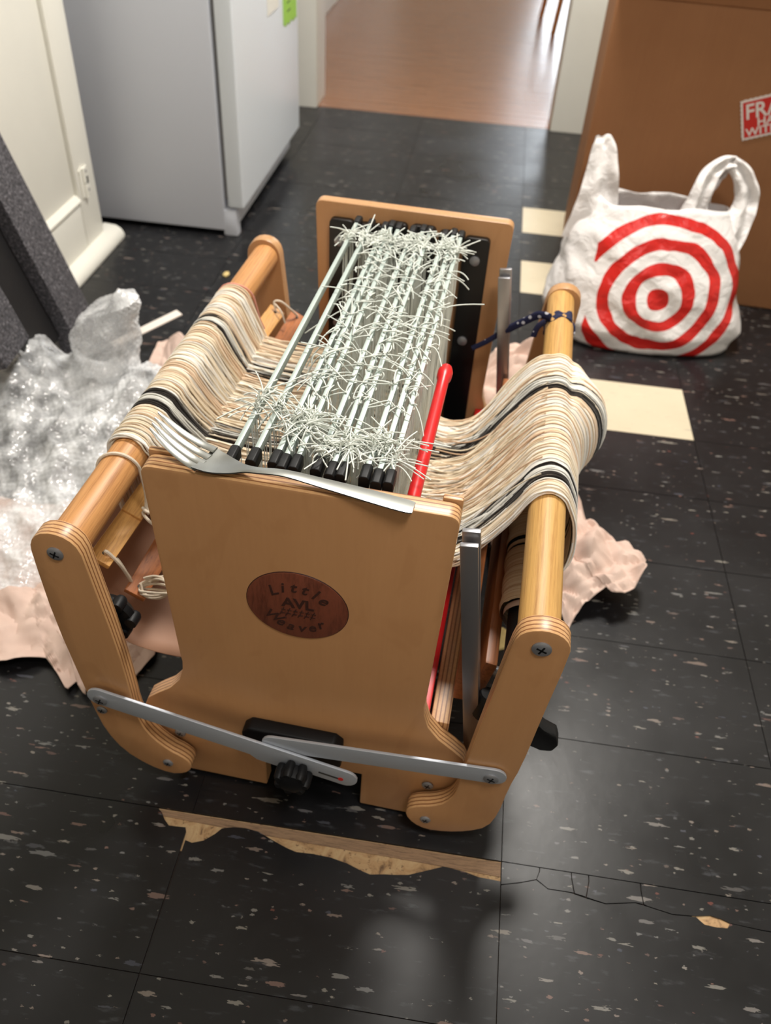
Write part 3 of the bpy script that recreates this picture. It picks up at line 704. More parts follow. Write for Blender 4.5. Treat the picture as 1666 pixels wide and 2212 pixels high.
# paper-wrapped warp beam trough on the left
prof = smooth_path([(-0.292, 0.325), (-0.288, 0.28), (-0.275, 0.225), (-0.250, 0.186), (-0.215, 0.172), (-0.17, 0.170), (-0.12, 0.178), (-0.09, 0.20)], 26)
rows = [[Vector((p[0], yv, p[1] + 0.002 * math.sin(yv * 30))) for p in prof] for yv in np.linspace(0.052, 0.62, 30)]
ks = MB().grid(rows).build('beam_paper', M['kraft_beam'], loom, smooth=True); m_ = ks.modifiers.new('thickness', 'SOLIDIFY'); m_.thickness = 0.0012; m_.offset = 0
roller('warp_beam', -0.125, 0.250, 0.021, 0.641, 0.018, 'brown_wood')
# black ratchet knob inside the left arm and fittings inside the right arm
kn = MB()
kn.lathe([(0.012, 0), (0.026, 0.002), (0.028, 0.010), (0.022, 0.018), (0.008, 0.022)], (-0.226, 0.002, 0.285), (0, 1, 0), 26)
for k in range(6): kn.lathe([(0.007, 0), (0.008, 0.012), (0.006, 0.016)], (-0.226 + 0.025 * math.cos(k * PI / 3), 0.001, 0.285 + 0.025 * math.sin(k * PI / 3)), (0, 1, 0), 10)
kn.build('ratchet_knob', M['black_plastic'], loom, smooth=True)
MB().lathe([(0.012, 0), (0.013, 0.002), (0.013, 0.030), (0.011, 0.033)], (0.196, 0.030, 0.202), (0.15, 0.2, 1), 20).build('bushing', M['black_plastic'], loom, smooth=True)
MB().tube([(0.193, 0.036, 0.150), (0.196, 0.034, 0.205)], 0.004, 10).build('bushing_bolt', M['steel'], loom, smooth=True)
wg = MB()
wg.prism([(0.236, 0.232), (0.252, 0.224), (0.266, 0.210), (0.281, 0.203), (0.286, 0.186), (0.281, 0.172), (0.268, 0.170), (0.252, 0.176), (0.236, 0.186)], 'y', 0.018, 0.036)
wg.lathe([(0.012, 0), (0.012, 0.03)], (0.240, 0.002, 0.208), (0, 1, 0), 16)
wg.build('wing_lever', M['black_plastic'], loom, bevel=0.004)
# aluminium brace bars across the front, black knob and the block behind them
def bar2d(a, b, w, y0, y1, mat='alu', name='brace_bar', notch=None):
    a, b = Vector((a[0], a[1])), Vector((b[0], b[1])); u = (b - a).normalized(); n = Vector((-u.y, u.x)); h = w / 2
    pts = []
    for k in range(9):
        t = PI / 2 + PI * k / 8; pts.append(a + u * (h * math.cos(t)) + n * (h * math.sin(t)))
    if notch: pts += [a + u * notch[0] - n * h, a + u * (notch[0] + 0.01) - n * (h + 0.006), a + u * notch[1] - n * (h + 0.006), a + u * (notch[1] + 0.012) - n * h]
    for k in range(9):
        t = -PI / 2 + PI * k / 8; pts.append(b + u * (h * math.cos(t)) + n * (h * math.sin(t)))
    return MB().prism([tuple(p) for p in pts], 'y', y0, y1).build(name, M[mat], loom, bevel=0.0007)
b1 = bar2d((-0.240, 0.184), (0.052, 0.116), 0.029, -0.0335, -0.0300, notch=(0.185, 0.235))
b2 = bar2d((-0.035, 0.152), (0.219, 0.175), 0.027, -0.0295, -0.0260)
screw(b1, -0.239, -0.0335, 0.180, 0.0085); screw(b2, 0.216, -0.0295, 0.171, 0.0085)
MB().prism([(0.020, 0.118), (0.048, 0.1115), (0.0485, 0.1145), (0.0205, 0.121)], 'y', -0.0338, -0.0334).build('slot', M['dark_grey'], b1)
MB().lathe([(0.003, 0), (0.0034, 0.0006)], (0.047, -0.0334, 0.114), (0, -1, 0), 10).build('rivet', M['sticker_red'], b1)
k2 = MB().lathe([(0.010, 0), (0.017, 0.003), (0.019, 0.012), (0.017, 0.020), (0.008, 0.023)], (-0.008, -0.034, 0.115), (0, -1, 0), 24)
for k in range(7): k2.lathe([(0.005, 0), (0.006, 0.004), (0.006, 0.016), (0.004, 0.02)], (-0.008 + 0.0165 * math.cos(k * 2 * PI / 7), -0.035, 0.115 + 0.0165 * math.sin(k * 2 * PI / 7)), (0, -1, 0), 10)
k2.build('clamp_knob', M['black_plastic'], loom, smooth=True)
MB().tube([(-0.008, -0.034, 0.115), (-0.008, 0.0, 0.115)], 0.004, 10).build('clamp_bolt', M['steel'], loom)
MB().prism([(-0.077, 0.110), (-0.077, 0.146), (-0.068, 0.156), (0.034, 0.156), (0.043, 0.147), (0.043, 0.110)], 'y', -0.018, 0.0).build('stop_block', M['black_plastic'], loom, bevel=0.003)

# rails and beater on the right
MB().box(0.139, 0.161, 0.0207, 0.6418, 0.125, 0.185).build('stretcher_rail', M['ply_x'], loom, bevel=0.0015)
MB().box(0.1225, 0.1365, 0.0207, 0.6418, 0.165, 0.198).build('red_strip', M['red'], loom, bevel=0.002)
MB().box(CX - 0.161, CX - 0.139, 0.0207, 0.6418, 0.06, 0.12).build('stretcher_rail', M['ply_x'], loom, bevel=0.0015)
MB().box(-0.12, 0.118, 0.0207, 0.6418, 0.045, 0.075).build('base_board', M['black_plate'], loom)
rr = MB().lathe([(0.0065, 0), (0.0066, 0.20), (0.0066, 0.242), (0.0085, 0.246), (0.0088, 0.258), (0.007, 0.266), (0.003, 0.269)], (0.0905, 0.022, 0.486), (0, 1, 0), 20)
rr.build('red_rod', M['red'], loom, smooth=True)
def lever(y, x0, z0, x1, z1):
    for k, (dy, dz) in enumerate(((0.0, -0.004), (0.0115, 0.004))):
        u = Vector((x1 - x0, 0, z1 - z0)).normalized(); n = Vector((u.z, 0, -u.x)); w = 0.0088
        a = Vector((x0, 0, z0 + dz)); b = Vector((x1, 0, z1))
        MB().prism([tuple((p.x, p.z)) for p in (a - n * w, a + n * w, b + n * w, b - n * w)], 'y', y + dy, y + dy + 0.0062).build('beater_arm', M['alu_v'], loom, bevel=0.0012)
lever(0.026, 0.1495, 0.4665, 0.196, 0.10)
lever(0.592, 0.1365, 0.464, 0.183, 0.10)
M_ = Matrix.Translation((0.1915, 0, 0.236)) @ Matrix.Rotation(math.radians(10), 4, 'Y')
br = MB().box(-0.0075, 0.0075, 0.056, 0.585, -0.026, 0.026, M_).build('beater_rail', M['brown_wood'], loom, bevel=0.004)
MB().lathe([(0.006, 0), (0.007, 0.003), (0.006, 0.010), (0.004, 0.011)], (0.199, 0.066, 0.238), (1, 0, -0.15), 14).build('bolt', M['steel'], br, smooth=True)
MB().box(0.160, 0.172, 0.046, 0.585, 0.20, 0.30).build('reed_frame', M['brown_wood'], loom, bevel=0.002)

# black guide plates inside the panels with slots for the heddle bars
XB = [-0.084, -0.064, -0.043, -0.034, -0.023, -0.002, 0.012, 0.022, 0.044, 0.056, 0.067]
for y0, y1, pr, by in ((0.630, 0.6415, pf, 0.6298), (0.0207, 0.030, pn, 0.030)):
    far = y0 > 0.3
    gp = MB()
    def rb(x0, x1, z0, z1, r=0.008):
        gp.prism(corner((x0, z0), (x0, z1), (x1, z1), r, 4) + corner((x0, z1), (x1, z1), (x1, z0), r, 4) + [(x1, z0), (x0, z0)], 'y', y0, y1)
    for x0, x1, zt in ((-0.131, -0.094, 0.498), (-0.0925, -0.050, 0.496), (-0.046, -0.014, 0.503), (-0.009, 0.028, 0.503), (0.033, 0.0625, 0.500), (0.0705, 0.1085, 0.496)):
        rb(x0, x1, 0.10, zt)
    g = gp.build('guide_plate', M['black_plate'], pr, bevel=0.001)
    for x, z in ((-0.115, 0.466), (0.0895, 0.463), (0.0865, 0.329), (-0.115, 0.33)):
        s = MB().lathe([(0.0075, 0), (0.0075, 0.003), (0.005, 0.0045)], (x, by, z), (0, -1 if far else 1, 0), 16)
        s.build('bolt', M['steel'], g, smooth=True)

# heddle bars with caps, hanging heddles and their cut ends
rng = np.random.default_rng(11)
bar_m = MB().box(-0.0027, 0.0027, 0.045, 0.612, -0.0055, 0.0045).mesh('heddle_bar', M['bar'], bevel=0.0009)
cap_m = MB().prism([(-0.0052, -0.0065), (-0.0052, 0.004), (-0.0030, 0.0066), (0.0030, 0.0066), (0.0052, 0.004), (0.0052, -0.0065), (0.003, -0.009), (-0.003, -0.009)], 'y', -0.0105, 0.0105).mesh('end_cap', M['black_plastic'], bevel=0.0009)
ZB = 0.505
def tails(x, ys, n, length, spread, up, yl):
    P = []
    for yc in ys:
        for k in range(n):
            az = rng.uniform(0, 2 * PI); el = rng.uniform(*up)
            d = np.array([math.cos(az) * math.cos(el), math.sin(az) * math.cos(el) * 1.0, math.sin(el)])
            l = length * rng.uniform(0.6, 1.25); p0 = np.array([x + rng.normal(0, 0.0012), yc + rng.normal(0, yl), 0.0055 + ZB])
            cv = rng.normal(0, 0.75, 3); cv[2] = -abs(cv[2]) - 0.25
            q = [p0 + d * l * s + cv * l * s * s * 0.7 for s in np.linspace(0, 1, 7)]
            # keep the cut ends above the bar
            P.append(q)
    return np.array(P)
for bi, x in enumerate(XB):
    b = link('heddle_bar', bar_m, loom); b.location = (x, 0, ZB)
    dyc = 0.004 * ((bi * 7) % 3)
    for yc in (0.049 + dyc * 0.5, 0.612 - dyc):
        c = link('end_cap', cap_m, b); c.location = (0, yc, 0)
    low = link('lower_bar', bar_m, b); low.location = (0, 0, -0.225)
    P = []
    n0 = 22 if bi < 2 else 90
    ys = np.concatenate([rng.normal(0.105, 0.014, 12), rng.normal(0.555, 0.012, 14)]) if bi < 2 else np.concatenate([rng.uniform(0.075, 0.57, n0), rng.normal(0.10, 0.012, 16), rng.normal(0.553, 0.012, 16)])
    for y0 in ys:
        jy = rng.normal(0, 0.004); jx = rng.choice([-0.003, 0.003])
        P.append([(jx, y0, 0.0), (jx * 1.2, y0 + jy * 0.5, -0.06), (jx * 0.3, y0 + jy, -0.125), (jx, y0 + jy, -0.22)])
    hd = strands('heddles', P, 0.00055, M['heddle'], b, n=3); tag(hd, kind='stuff')
    # knots sit at the heddles' tops; loose ends
    T = []
    if bi >= 2:
        step = 0.029
        ys = np.arange(0.165 + 0.006 * (bi % 3), 0.535, step) + rng.normal(0, 0.003, len(np.arange(0.165 + 0.006 * (bi % 3), 0.535, step)))
        T.append(tails(0, ys, 3, 0.026, 1, (-0.1, 0.8), 0.0015))
    T.append(tails(0, rng.normal(0.553, 0.010, 6), 5, 0.021, 1, (0.1, 1.2), 0.003))
    near = 0.135 if bi < 2 else (0.105 if bi < 5 else 0.090)
    T.append(tails(0, rng.normal(near, 0.011, 6), 6 if bi >= 2 else 5, 0.025, 1, (-0.05, 1.2), 0.003))
    T = np.concatenate(T); T[..., 2] -= ZB
    tl = strands('heddle_tails', T, 0.00084, M['heddle'], b, n=4); tag(tl, kind='stuff')
    if bi >= 2:
        kn = MB()
        for yc in ys: kn.lathe([(0.003, 0), (0.0042, 0.0015), (0.0042, 0.004), (0.003, 0.0055)], (0, yc - 0.0027, 0.0), (0, 1, 0), 6)
        k_ = kn.build('knots', M['heddle'], b, smooth=True); tag(k_, kind='stuff')

# ------------------------------------------------------------------ warp yarn and woven cloth
wy = empty('warp_yarn', LO, LR); tag(wy, 'cream, tan and black cotton warp draped over both wooden beams of the loom', 'yarn')
def yarn_cols(Y, bands):
    n = len(Y); base = np.array([lin(c)[:3] for c in ((250, 236, 212), (240, 213, 183), (246, 227, 199), (252, 247, 238), (229, 197, 165), (248, 232, 206))])
    zone = np.sin(Y * 61) + np.sin(Y * 143 + 1) + rng.normal(0, 0.7, n)
    idx = np.where(zone > 1.0, 3, np.where(zone > 0.2, 0, np.where(zone > -0.6, 5, np.where(zone > -1.3, 2, 1))))
    flip = rng.random(n); idx = np.where(flip < 0.10, 4, np.where(flip > 0.88, 3, idx))
    c = base[idx] * rng.uniform(0.85, 1.1, (n, 1))
    for a, b, p in bands:
        m = (Y > a) & (Y < b) & (rng.random(n) < p); c[m] = np.array([0.012, 0.012, 0.013])
    for a, b in [(bands[i][1], bands[i + 1][0]) for i in range(0, len(bands) - 1, 2)]:
        m = (Y > a) & (Y < b); c[m] = np.array(lin((232, 230, 222))[:3])
    return c
def sheet(path_near, path_far, N, Mp, jit, bands, seed, clump=0.0, fade=None):
    """strands between two cross-section paths (x, dy, z) at the near and the far selvage."""
    A = smooth_path(path_near, Mp); B = smooth_path(path_far, Mp)
    u = (np.arange(N) + rng.uniform(-0.4, 0.4, N)) / (N - 1); u = np.clip(u, 0, 1)
    P = A[None] * (1 - u)[:, None, None] + B[None] * u[:, None, None]
    s = np.linspace(0, 1, Mp)
    amp = np.ones(Mp) if fade is None else np.interp(s, fade[0], fade[1])
    for k in range(3):
        ph = rng.uniform(0, 6.28, (N, 1)); fr = rng.uniform(2, 9, (N, 1))
        P[..., 1] += np.sin(s[None] * fr * 2 + ph) * jit * amp[None] * rng.uniform(0.3, 1.0, (N, 1))
        ph = rng.uniform(0, 6.28, (N, 1))
        P[..., 2] += np.sin(s[None] * fr + ph) * jit * 0.5 * amp[None] * rng.uniform(0.2, 1, (N, 1))
        P[..., 0] += np.cos(s[None] * fr + ph) * jit * 0.35 * amp[None]
    if clump:
        g = np.round(u * 26) / 26; P[..., 1] += ((g - u) * (B[:, 1] - A[:, 1])[None].T).T * 0 + ((g - u)[:, None] * (B[:, 1] - A[:, 1])[None]) * clump * amp[None]
    return P, u
LBX, LBZ = LX + 0.003, LZ - 0.002
def around(cx, cz, r, angs): return [(cx + r * math.cos(math.radians(a)), cz + r * math.sin(math.radians(a))) for a in angs]
def path(pts, y): return [(p[0], y if len(p) < 3 else p[2], p[1]) for p in pts]
lp = [(-0.262, 0.30), (-0.268, 0.36)] + around(LBX, LBZ, 0.0225, (185, 150, 115, 80, 45, 15)) + [(-0.214, 0.385), (-0.208, 0.366), (-0.199, 0.352)]
SL = []; CL = []
bl = [(0.205, 0.216, 0.85), (0.226, 0.240, 0.9), (0.402, 0.408, 0.7), (0.418, 0.424, 0.5)]
for off, N in ((0.0, 200), (0.0022, 190), (0.0036, 60)):
    lp2 = [(-0.262 - off, 0.30), (-0.268 - off, 0.36)] + around(LBX, LBZ, 0.0225 + off, (185, 150, 115, 80, 45, 15)) + [(-0.213 + off * 2, 0.385), (-0.205 + off * 2, 0.366), (-0.196 + off, 0.350)]
    near = path(lp2, 0.142); far = path(lp2, 0.512)
    near = [(x, y + 0.05 * max(0, (i - 7) / 4), z) for i, (x, y, z) in enumerate(near)]
    P, u = sheet(near, far, N, 30, 0.0010, bl, 1, fade=((0, 0.6, 1), (0.6, 1, 2.2)))
    SL.append(P); CL.append(yarn_cols(0.142 + 0.37 * u, bl))
SLn = np.concatenate(SL); CLn = np.concatenate(CL)
o = strands('beam_yarn', SLn, 0.00118, M['yarn'], wy, CLn, n=5); tag(o, kind='stuff')
# inner sheet on its way to the heddles
SL = []; CL = []
for off, N in ((0.0, 170), (0.004, 120), (-0.004, 90)):
    q = [(-0.206, 0.378), (-0.203, 0.362), (-0.190, 0.356 + off), (-0.165, 0.352 + off), (-0.135, 0.350 + off), (-0.10, 0.352 + off * 0.6), (-0.06, 0.362), (0.0, 0.362), (0.05, 0.350)]
    near = [(x, 0.20, z) for x, z in q]; far = [(x, 0.505, z) for x, z in q]
    P, u = sheet(near, far, N, 24, 0.0022, bl, 2, clump=0.8, fade=((0, 0.15, 0.5, 1), (0.5, 1, 1, 1.2)))
    SL.append(P); CL.append(yarn_cols(0.142 + 0.37 * u, [(0.205, 0.222, 0.6), (0.23, 0.245, 0.6), (0.39, 0.408, 0.6), (0.418, 0.43, 0.5)]))
o = strands('inner_yarn', np.concatenate(SL), 0.0010, M['yarn'], wy, np.concatenate(CL), n=4); tag(o, kind='stuff')
# pink edge thread at the far selvage of the left beam
ed = around(LBX, LBZ, 0.0265, range(190, -10, -20)) + [(-0.210, 0.375), (-0.205, 0.36)]
MB().tube([(x, 0.515 + 0.012 * max(0, i - 6) / 5, z) for i, (x, z) in enumerate(ed)], 0.0015, 6).build('edge_thread', plain('pink_thread', (226, 158, 140), 0.85), wy, smooth=True)

# right: threads rising from the heddles to the breast beam, then cloth turning over it
BX, BZ = RX - 0.002, RZ - 0.001
rb_ = [(0.193, 0.208, 0.98), (0.218, 0.2235, 0.95), (0.381, 0.396, 0.97), (0.406, 0.411, 0.9)]
def fold(b, off):
    return around(BX, BZ, 0.0226 + off, (90, 66, 44)) + [(0.250 + off + 0.35 * b, 0.4075 + 0.25 * b), (0.262 + off + 0.8 * b, 0.386 + 0.3 * b), (0.268 + off + b, 0.358 + 0.15 * b), (0.268 + off + b * 0.9, 0.332), (0.262 + b * 0.5, 0.312), (0.250 + b * 0.2, 0.300)]
def bulge(yy): return 0.036 * math.exp(-((yy - 0.415) / 0.055) ** 2) - 0.004
SL = []; CL = []
for off, N in ((0.0, 210), (0.0024, 200), (-0.004, 110), (0.005, 40)):
    u = np.clip((np.arange(N) + rng.uniform(-0.4, 0.4, N)) / (N - 1), 0, 1); P = []
    top_off = max(0.0, off) * 0.6
    for uu in u:
        yb = 0.175 + 0.292 * uu
        qn = np.array([(0.03, 0.10, 0.335), (0.075, 0.12, 0.318), (0.115, 0.142, 0.312), (0.145, 0.152, 0.325), (0.172, 0.162, 0.352), (0.194, 0.168, 0.384), (0.207, 0.171, 0.408), (BX - 0.0095, 0.173, BZ + 0.0205)])
        qf = np.array([(0.03, 0.44, 0.330), (0.075, 0.43, 0.312), (0.115, 0.436, 0.308), (0.142, 0.446, 0.330), (0.164, 0.454, 0.366), (0.186, 0.460, 0.398), (0.203, 0.463, 0.414), (BX - 0.0095, 0.465, BZ + 0.0205)])
        q = qn * (1 - uu) + qf * uu
        g = np.round(uu * 24) / 24 - uu; amp = np.array([0.6, 1.0, 1.0, 0.8, 0.5, 0.3, 0.12, 0.05])
        q[:, 1] += g * 0.29 * 0.85 * amp + rng.normal(0, 0.0045, 8) * amp
        q[:, 2] += off * np.array([0.5, 1, 1.3, 1.2, 1, 0.7, 0.4, 0.2]) + rng.normal(0, 0.0032, 8) * amp + (top_off + 0.0) * (1 - amp)
        fb = np.array([(x, yb, z) for x, z in fold(bulge(yb), top_off)])
        fb[:, 1] += rng.normal(0, 0.0005, len(fb)) - 0.035 * np.linspace(0, 1, len(fb)) ** 2 * (0.3 if uu < 0.3 else 0.6)
        P.append(smooth_path(np.vstack([q, fb]), 52))
    SL.append(np.array(P)); CL.append(yarn_cols(0.17 + 0.295 * u, rb_))
o = strands('front_yarn', np.concatenate(SL), 0.00115, M['yarn'], wy, np.concatenate(CL), n=4); tag(o, kind='stuff')
# a few loose threads straying across
P = []
for k in range(16):
    y0 = rng.uniform(0.20, 0.37); dy = rng.uniform(-0.01, 0.08)
    P.append(smooth_path([(0.085, y0, 0.328), (0.125, y0 + dy * 0.3, 0.326 + rng.uniform(0, 0.006)), (0.160, y0 + dy * 0.7, 0.356 + rng.uniform(0, 0.006)), (0.198, y0 + dy, 0.408), (0.215, y0 + dy * 1.05, 0.4235)], 24))
c_ = np.array([lin(((232, 206, 172), (240, 226, 200), (214, 178, 146))[k % 3])[:3] for k in range(16)])
o = strands('stray_threads', np.array(P), 0.0010, M['yarn'], wy, c_, n=4); tag(o, kind='stuff')
# lining of the flap (the woven side that faces the floor)
rows = []
for uu in np.linspace(0, 1, 24):
    yy = 0.176 + 0.29 * uu; off = -0.0012
    c = smooth_path([(x, yy, z) for x, z in fold(bulge(yy) - 0.0025, 0.0)], 20); c[:, 1] -= 0.035 * np.linspace(0, 1, 20) ** 2 * (0.3 if uu < 0.3 else 0.6)
    rows.append([Vector(q) for q in c])
MB().grid(rows).build('cloth_back', M['cloth'], wy, smooth=True)

# ------------------------------------------------------------------ lease sticks with their cords
def stick(a, b, w, th, tilt, mat, label):
    s = empty('lease_stick', LO, LR); tag(s, label, 'stick')
    a, b = Vector(a), Vector(b); u = (b - a).normalized(); n = Matrix.Rotation(tilt, 3, u) @ Vector((0, 0, 1)); n = (n - u * n.dot(u)).normalized(); sd = u.cross(n)
    Mx = Matrix((( sd.x, u.x, n.x, a.x), (sd.y, u.y, n.y, a.y), (sd.z, u.z, n.z, a.z), (0, 0, 0, 1)))
    l = (b - a).length
    MB().box(-w / 2, w / 2, 0, l, -th / 2, th / 2, Mx).build('slat', M[mat], s, bevel=0.0012)
    for yy in (0.012, l - 0.012):
        c = Mx @ Vector((0, yy, th / 2)); MB().lathe([(0.0026, 0), (0.0024, 0.0004)], c, n, 12).build('hole', M['dark_grey'], s)
    return s, Mx, l, n
s1, m1, l1, n1_ = stick((-0.247, 0.040, 0.332), (-0.214, 0.622, 0.340), 0.026, 0.007, math.radians(28), 'stick', 'light wooden lease stick, upper of two beneath the left beam')
MB().box(-0.013, 0.013, 0.075, l1 - 0.03, 0.0035, 0.0075, m1).build('upper_slat', M['stick'], s1, bevel=0.001)
s2, m2, l2, n2v = stick((-0.222, 0.055, 0.268), (-0.188, 0.655, 0.318), 0.026, 0.007, math.radians(28), 'stick_dark', 'darker wooden lease stick, lower of two beneath the left beam')
def cord(pts, r, name, parent, n=40): return MB().tube(smooth_path(pts, n), r, 7).build(name, M['string'], parent, smooth=True)
h1a = m1 @ Vector((0, 0.012, 0.006)); h2a = m2 @ Vector((0, 0.012, 0.006)); h1b = m1 @ Vector((0, l1 - 0.012, 0.006)); h2b = m2 @ Vector((0, l2 - 0.012, 0.006))
cord([h1a + Vector((0, 0, -0.004)), h1a + Vector((0.004, -0.003, 0.004)), h1a.lerp(h2a, 0.35) + Vector((0.004, -0.003, 0.004)), h1a.lerp(h2a, 0.8) + Vector((-0.006, 0, 0.004)), h2a + Vector((-0.012, 0.004, -0.004))], 0.0021, 'cord', s1)
cord([h1a + Vector((0.002, 0.002, -0.002)), h1a.lerp(h2a, 0.3) + Vector((0.001, 0.004, -0.001)), h1a.lerp(h2a, 0.8) + Vector((-0.010, 0.006, 0.0)), h2a + Vector((-0.013, 0.008, -0.004))], 0.0016, 'cord', s1)
for k in range(4):
    a = k * 0.9; ctr = h2a + Vector((0.020, -0.002, 0.004))
    lp_ = [h2a + Vector((0, 0, -0.002))] + [ctr + Vector((0.017 * math.cos(t + a * 0.3) * (1 + 0.15 * k), 0.008 * math.sin(t) - 0.002 * k, 0.010 * math.sin(t + a))) for t in np.linspace(PI, PI + 5.6, 12)] + [h2a + Vector((0.05, 0.02, 0.012 + 0.004 * k))]
    cord(lp_, 0.0015, 'cord', s2, 50)
# cord looped over the back beam and tied to the sticks
ring_ = [(x, 0.105 + 0.012 * (i / 9), z) for i, (x, z) in enumerate(around(LBX, LBZ, 0.0222, range(215, -10, -22)))]
cord([(-0.262, 0.10, 0.34)] + ring_ + [(-0.219, 0.118, 0.378), (-0.221, 0.120, 0.360), (-0.222, 0.119, 0.350), (-0.219, 0.117, 0.342)], 0.0020, 'cord', s1, 60)
kt = MB(); kt.tube(smooth_path([(-0.226, 0.118, 0.349), (-0.218, 0.111, 0.351), (-0.212, 0.116, 0.345), (-0.219, 0.123, 0.341), (-0.226, 0.117, 0.343), (-0.217, 0.110, 0.338), (-0.207, 0.112, 0.328), (-0.200, 0.120, 0.320)], 40), 0.0019, 7)
kt.build('knot', M['string'], s1, smooth=True)
cord([h1b + Vector((0, 0, 0.0)), h1b + Vector((-0.004, 0.006, 0.012)), h1b + Vector((0.006, 0.010, 0.012)), h1b.lerp(h2b, 0.5) + Vector((0.006, 0.004, 0.006)), h2b + Vector((0, 0, 0.001))], 0.0018, 'cord', s2)
cord([h1b + Vector((-0.004, 0.006, 0.010)), h1b + Vector((0.010, -0.006, 0.004)), h1b.lerp(h2b, 0.6) + Vector((0.002, -0.03, 0.0))], 0.0014, 'cord', s2)

# navy bandana strip knotted on the far end of the breast beam
bd = empty('bandana_strip', LO, LR); tag(bd, 'navy blue dotted cloth strip tied round the far end of the right beam', 'cloth')
rows = []
for i in range(26):
    a = math.radians(215 - 255 * i / 25)
    r = 0.0215 + 0.0015 * math.sin(i * 1.3)
    wv_ = 0.010 + 0.003 * math.sin(i * 0.9)
    yc = 0.588 + 0.004 * math.sin(i * 0.5)
    rows.append([Vector((BX + (r + 0.001 * math.sin(k * 2 + i)) * math.cos(a), yc + (k / 5 - 0.5) * 2 * wv_, BZ + (r + 0.001 * math.sin(k * 2 + i)) * math.sin(a))) for k in range(6)])
ob = MB().grid(rows).build('wrap', M['navy'], bd, smooth=True); q_ = ob.modifiers.new('thickness', 'SOLIDIFY'); q_.thickness = 0.002; q_.offset = 1
MB().tube(smooth_path([(0.212, 0.575, 0.418), (0.196, 0.582, 0.416), (0.180, 0.588, 0.402), (0.160, 0.592, 0.385), (0.140, 0.598, 0.365), (0.125, 0.60, 0.350), (0.105, 0.60, 0.335)], 30), [0.006] * 8 + [0.0055] * 10 + [0.004] * 12, 8, sx=0.5).build('tail', M['navy'], bd, smooth=True)
MB().tube(smooth_path([(0.205, 0.572, 0.412), (0.196, 0.566, 0.405), (0.192, 0.564, 0.390)], 12), 0.0055, 8, sx=0.5).build('tail', M['navy'], bd, smooth=True)

# ------------------------------------------------------------------ the fork lying on the near panel
fk = empty('dinner_fork', LO, LR); tag(fk, 'stainless steel dinner fork resting on the top edge of the near loom panel', 'fork')
ctl = [(0.097, 0.000, 0.5225, 0.0092), (0.080, 0.001, 0.5238, 0.0095), (0.050, 0.004, 0.5255, 0.0088), (0.015, 0.007, 0.5275, 0.0070), (-0.020, 0.009, 0.5300, 0.0052), (-0.045, 0.0075, 0.5295, 0.0046), (-0.058, 0.009, 0.5275, 0.0062), (-0.070, 0.011, 0.5245, 0.0110), (-0.085, 0.0135, 0.5228, 0.0165), (-0.100, 0.0165, 0.5232, 0.0190)]
C_ = smooth_path([c[:3] for c in ctl], 46); Wd = smooth_path([(c[3], 0, 0) for c in ctl], 46)[:, 0]
topv = []; botv = []
for i in range(46):
    tv = Vector(C_[min(i + 1, 45)] - C_[max(i - 1, 0)]); tv.z = 0; tv.normalize(); sd = Vector((-tv.y, tv.x, 0)) * -1
    k = max(0, (i - 32) / 13)
    rt, rb2 = [], []
    for j in range(9):
        a = (j / 8 - 0.5) * 2; wz = 0.0035 * k * (a * a) - 0.0004
        end = 1.0 if i > 1 else (0.86 if i == 0 else 0.97)
        p_ = Vector(C_[i]) + sd * a * Wd[i] * end
        p_.z -= 0.10 * (p_.y - C_[i][1]); rt.append(p_ + Vector((0, 0, 0.0010 * (1 - a * a * 0.6) + wz))); rb2.append(p_ + Vector((0, 0, -0.0010 + wz)))
    topv.append(rt); botv.append(rb2)
rows = [list(t_) + list(b_[::-1]) for t_, b_ in zip(topv, botv)]
fm = MB().grid(rows, closed_u=True); n_ = 18
fm.f += [tuple(range(n_ - 1, -1, -1)), tuple(range(45 * n_, 46 * n_))]; fm.m += [0, 0]
root = Vector(C_[45]); 
tips = [(-0.150, 0.0295), (-0.1512, 0.0375), (-0.1522, 0.0460), (-0.1525, 0.0545)]
tv = Vector(C_[45] - C_[43]); tv.z = 0; tv.normalize(); sd = Vector((-tv.y, tv.x, 0)) * -1
offs = sorted([-0.0150, -0.0050, 0.0050, 0.0150], key=lambda a: (root + sd * a).y)
for (tx, ty), a in zip(tips, offs):
    k = (a / 0.019) ** 2 * 0.0030
    st = root + sd * a + Vector((0.004, -0.0008, k)); en = Vector((tx, ty - 0.006, 0.5435))
    pts = [st, st.lerp(en, 0.25) + Vector((0, 0, -0.0035)), st.lerp(en, 0.6) + Vector((0, 0, -0.0045)), en]
    cc = smooth_path(pts, 14)
    ws = np.interp(np.linspace(0, 1, 14), [0, 0.5, 0.85, 1], [0.0043, 0.0038, 0.0030, 0.0010])
    rr_ = []
    for i in range(14):
        p_ = Vector(cc[i]); t2 = Vector(cc[min(i + 1, 13)] - cc[max(i - 1, 0)]).normalized(); s2_ = Vector((-t2.y, t2.x, 0)).normalized(); up = Vector((0, 0, 0.0009))
        rr_.append([p_ - s2_ * ws[i] + up * 0.4, p_ - s2_ * ws[i] * 0.6 + up, p_ + s2_ * ws[i] * 0.6 + up, p_ + s2_ * ws[i] + up * 0.4, p_ + s2_ * ws[i] * 0.8 - up, p_ - s2_ * ws[i] * 0.8 - up])
    b0 = len(fm.v); fm.grid(rr_, closed_u=True); fm.f += [tuple(range(b0 + 5, b0 - 1, -1)), tuple(range(b0 + 13 * 6, b0 + 14 * 6))]; fm.m += [0, 0]
o = fm.build('fork_metal', M['fork'], fk, smooth=True)
bm = bmesh.new(); bm.from_mesh(o.data); bmesh.ops.recalc_face_normals(bm, faces=bm.faces); bm.to_mesh(o.data); bm.free()

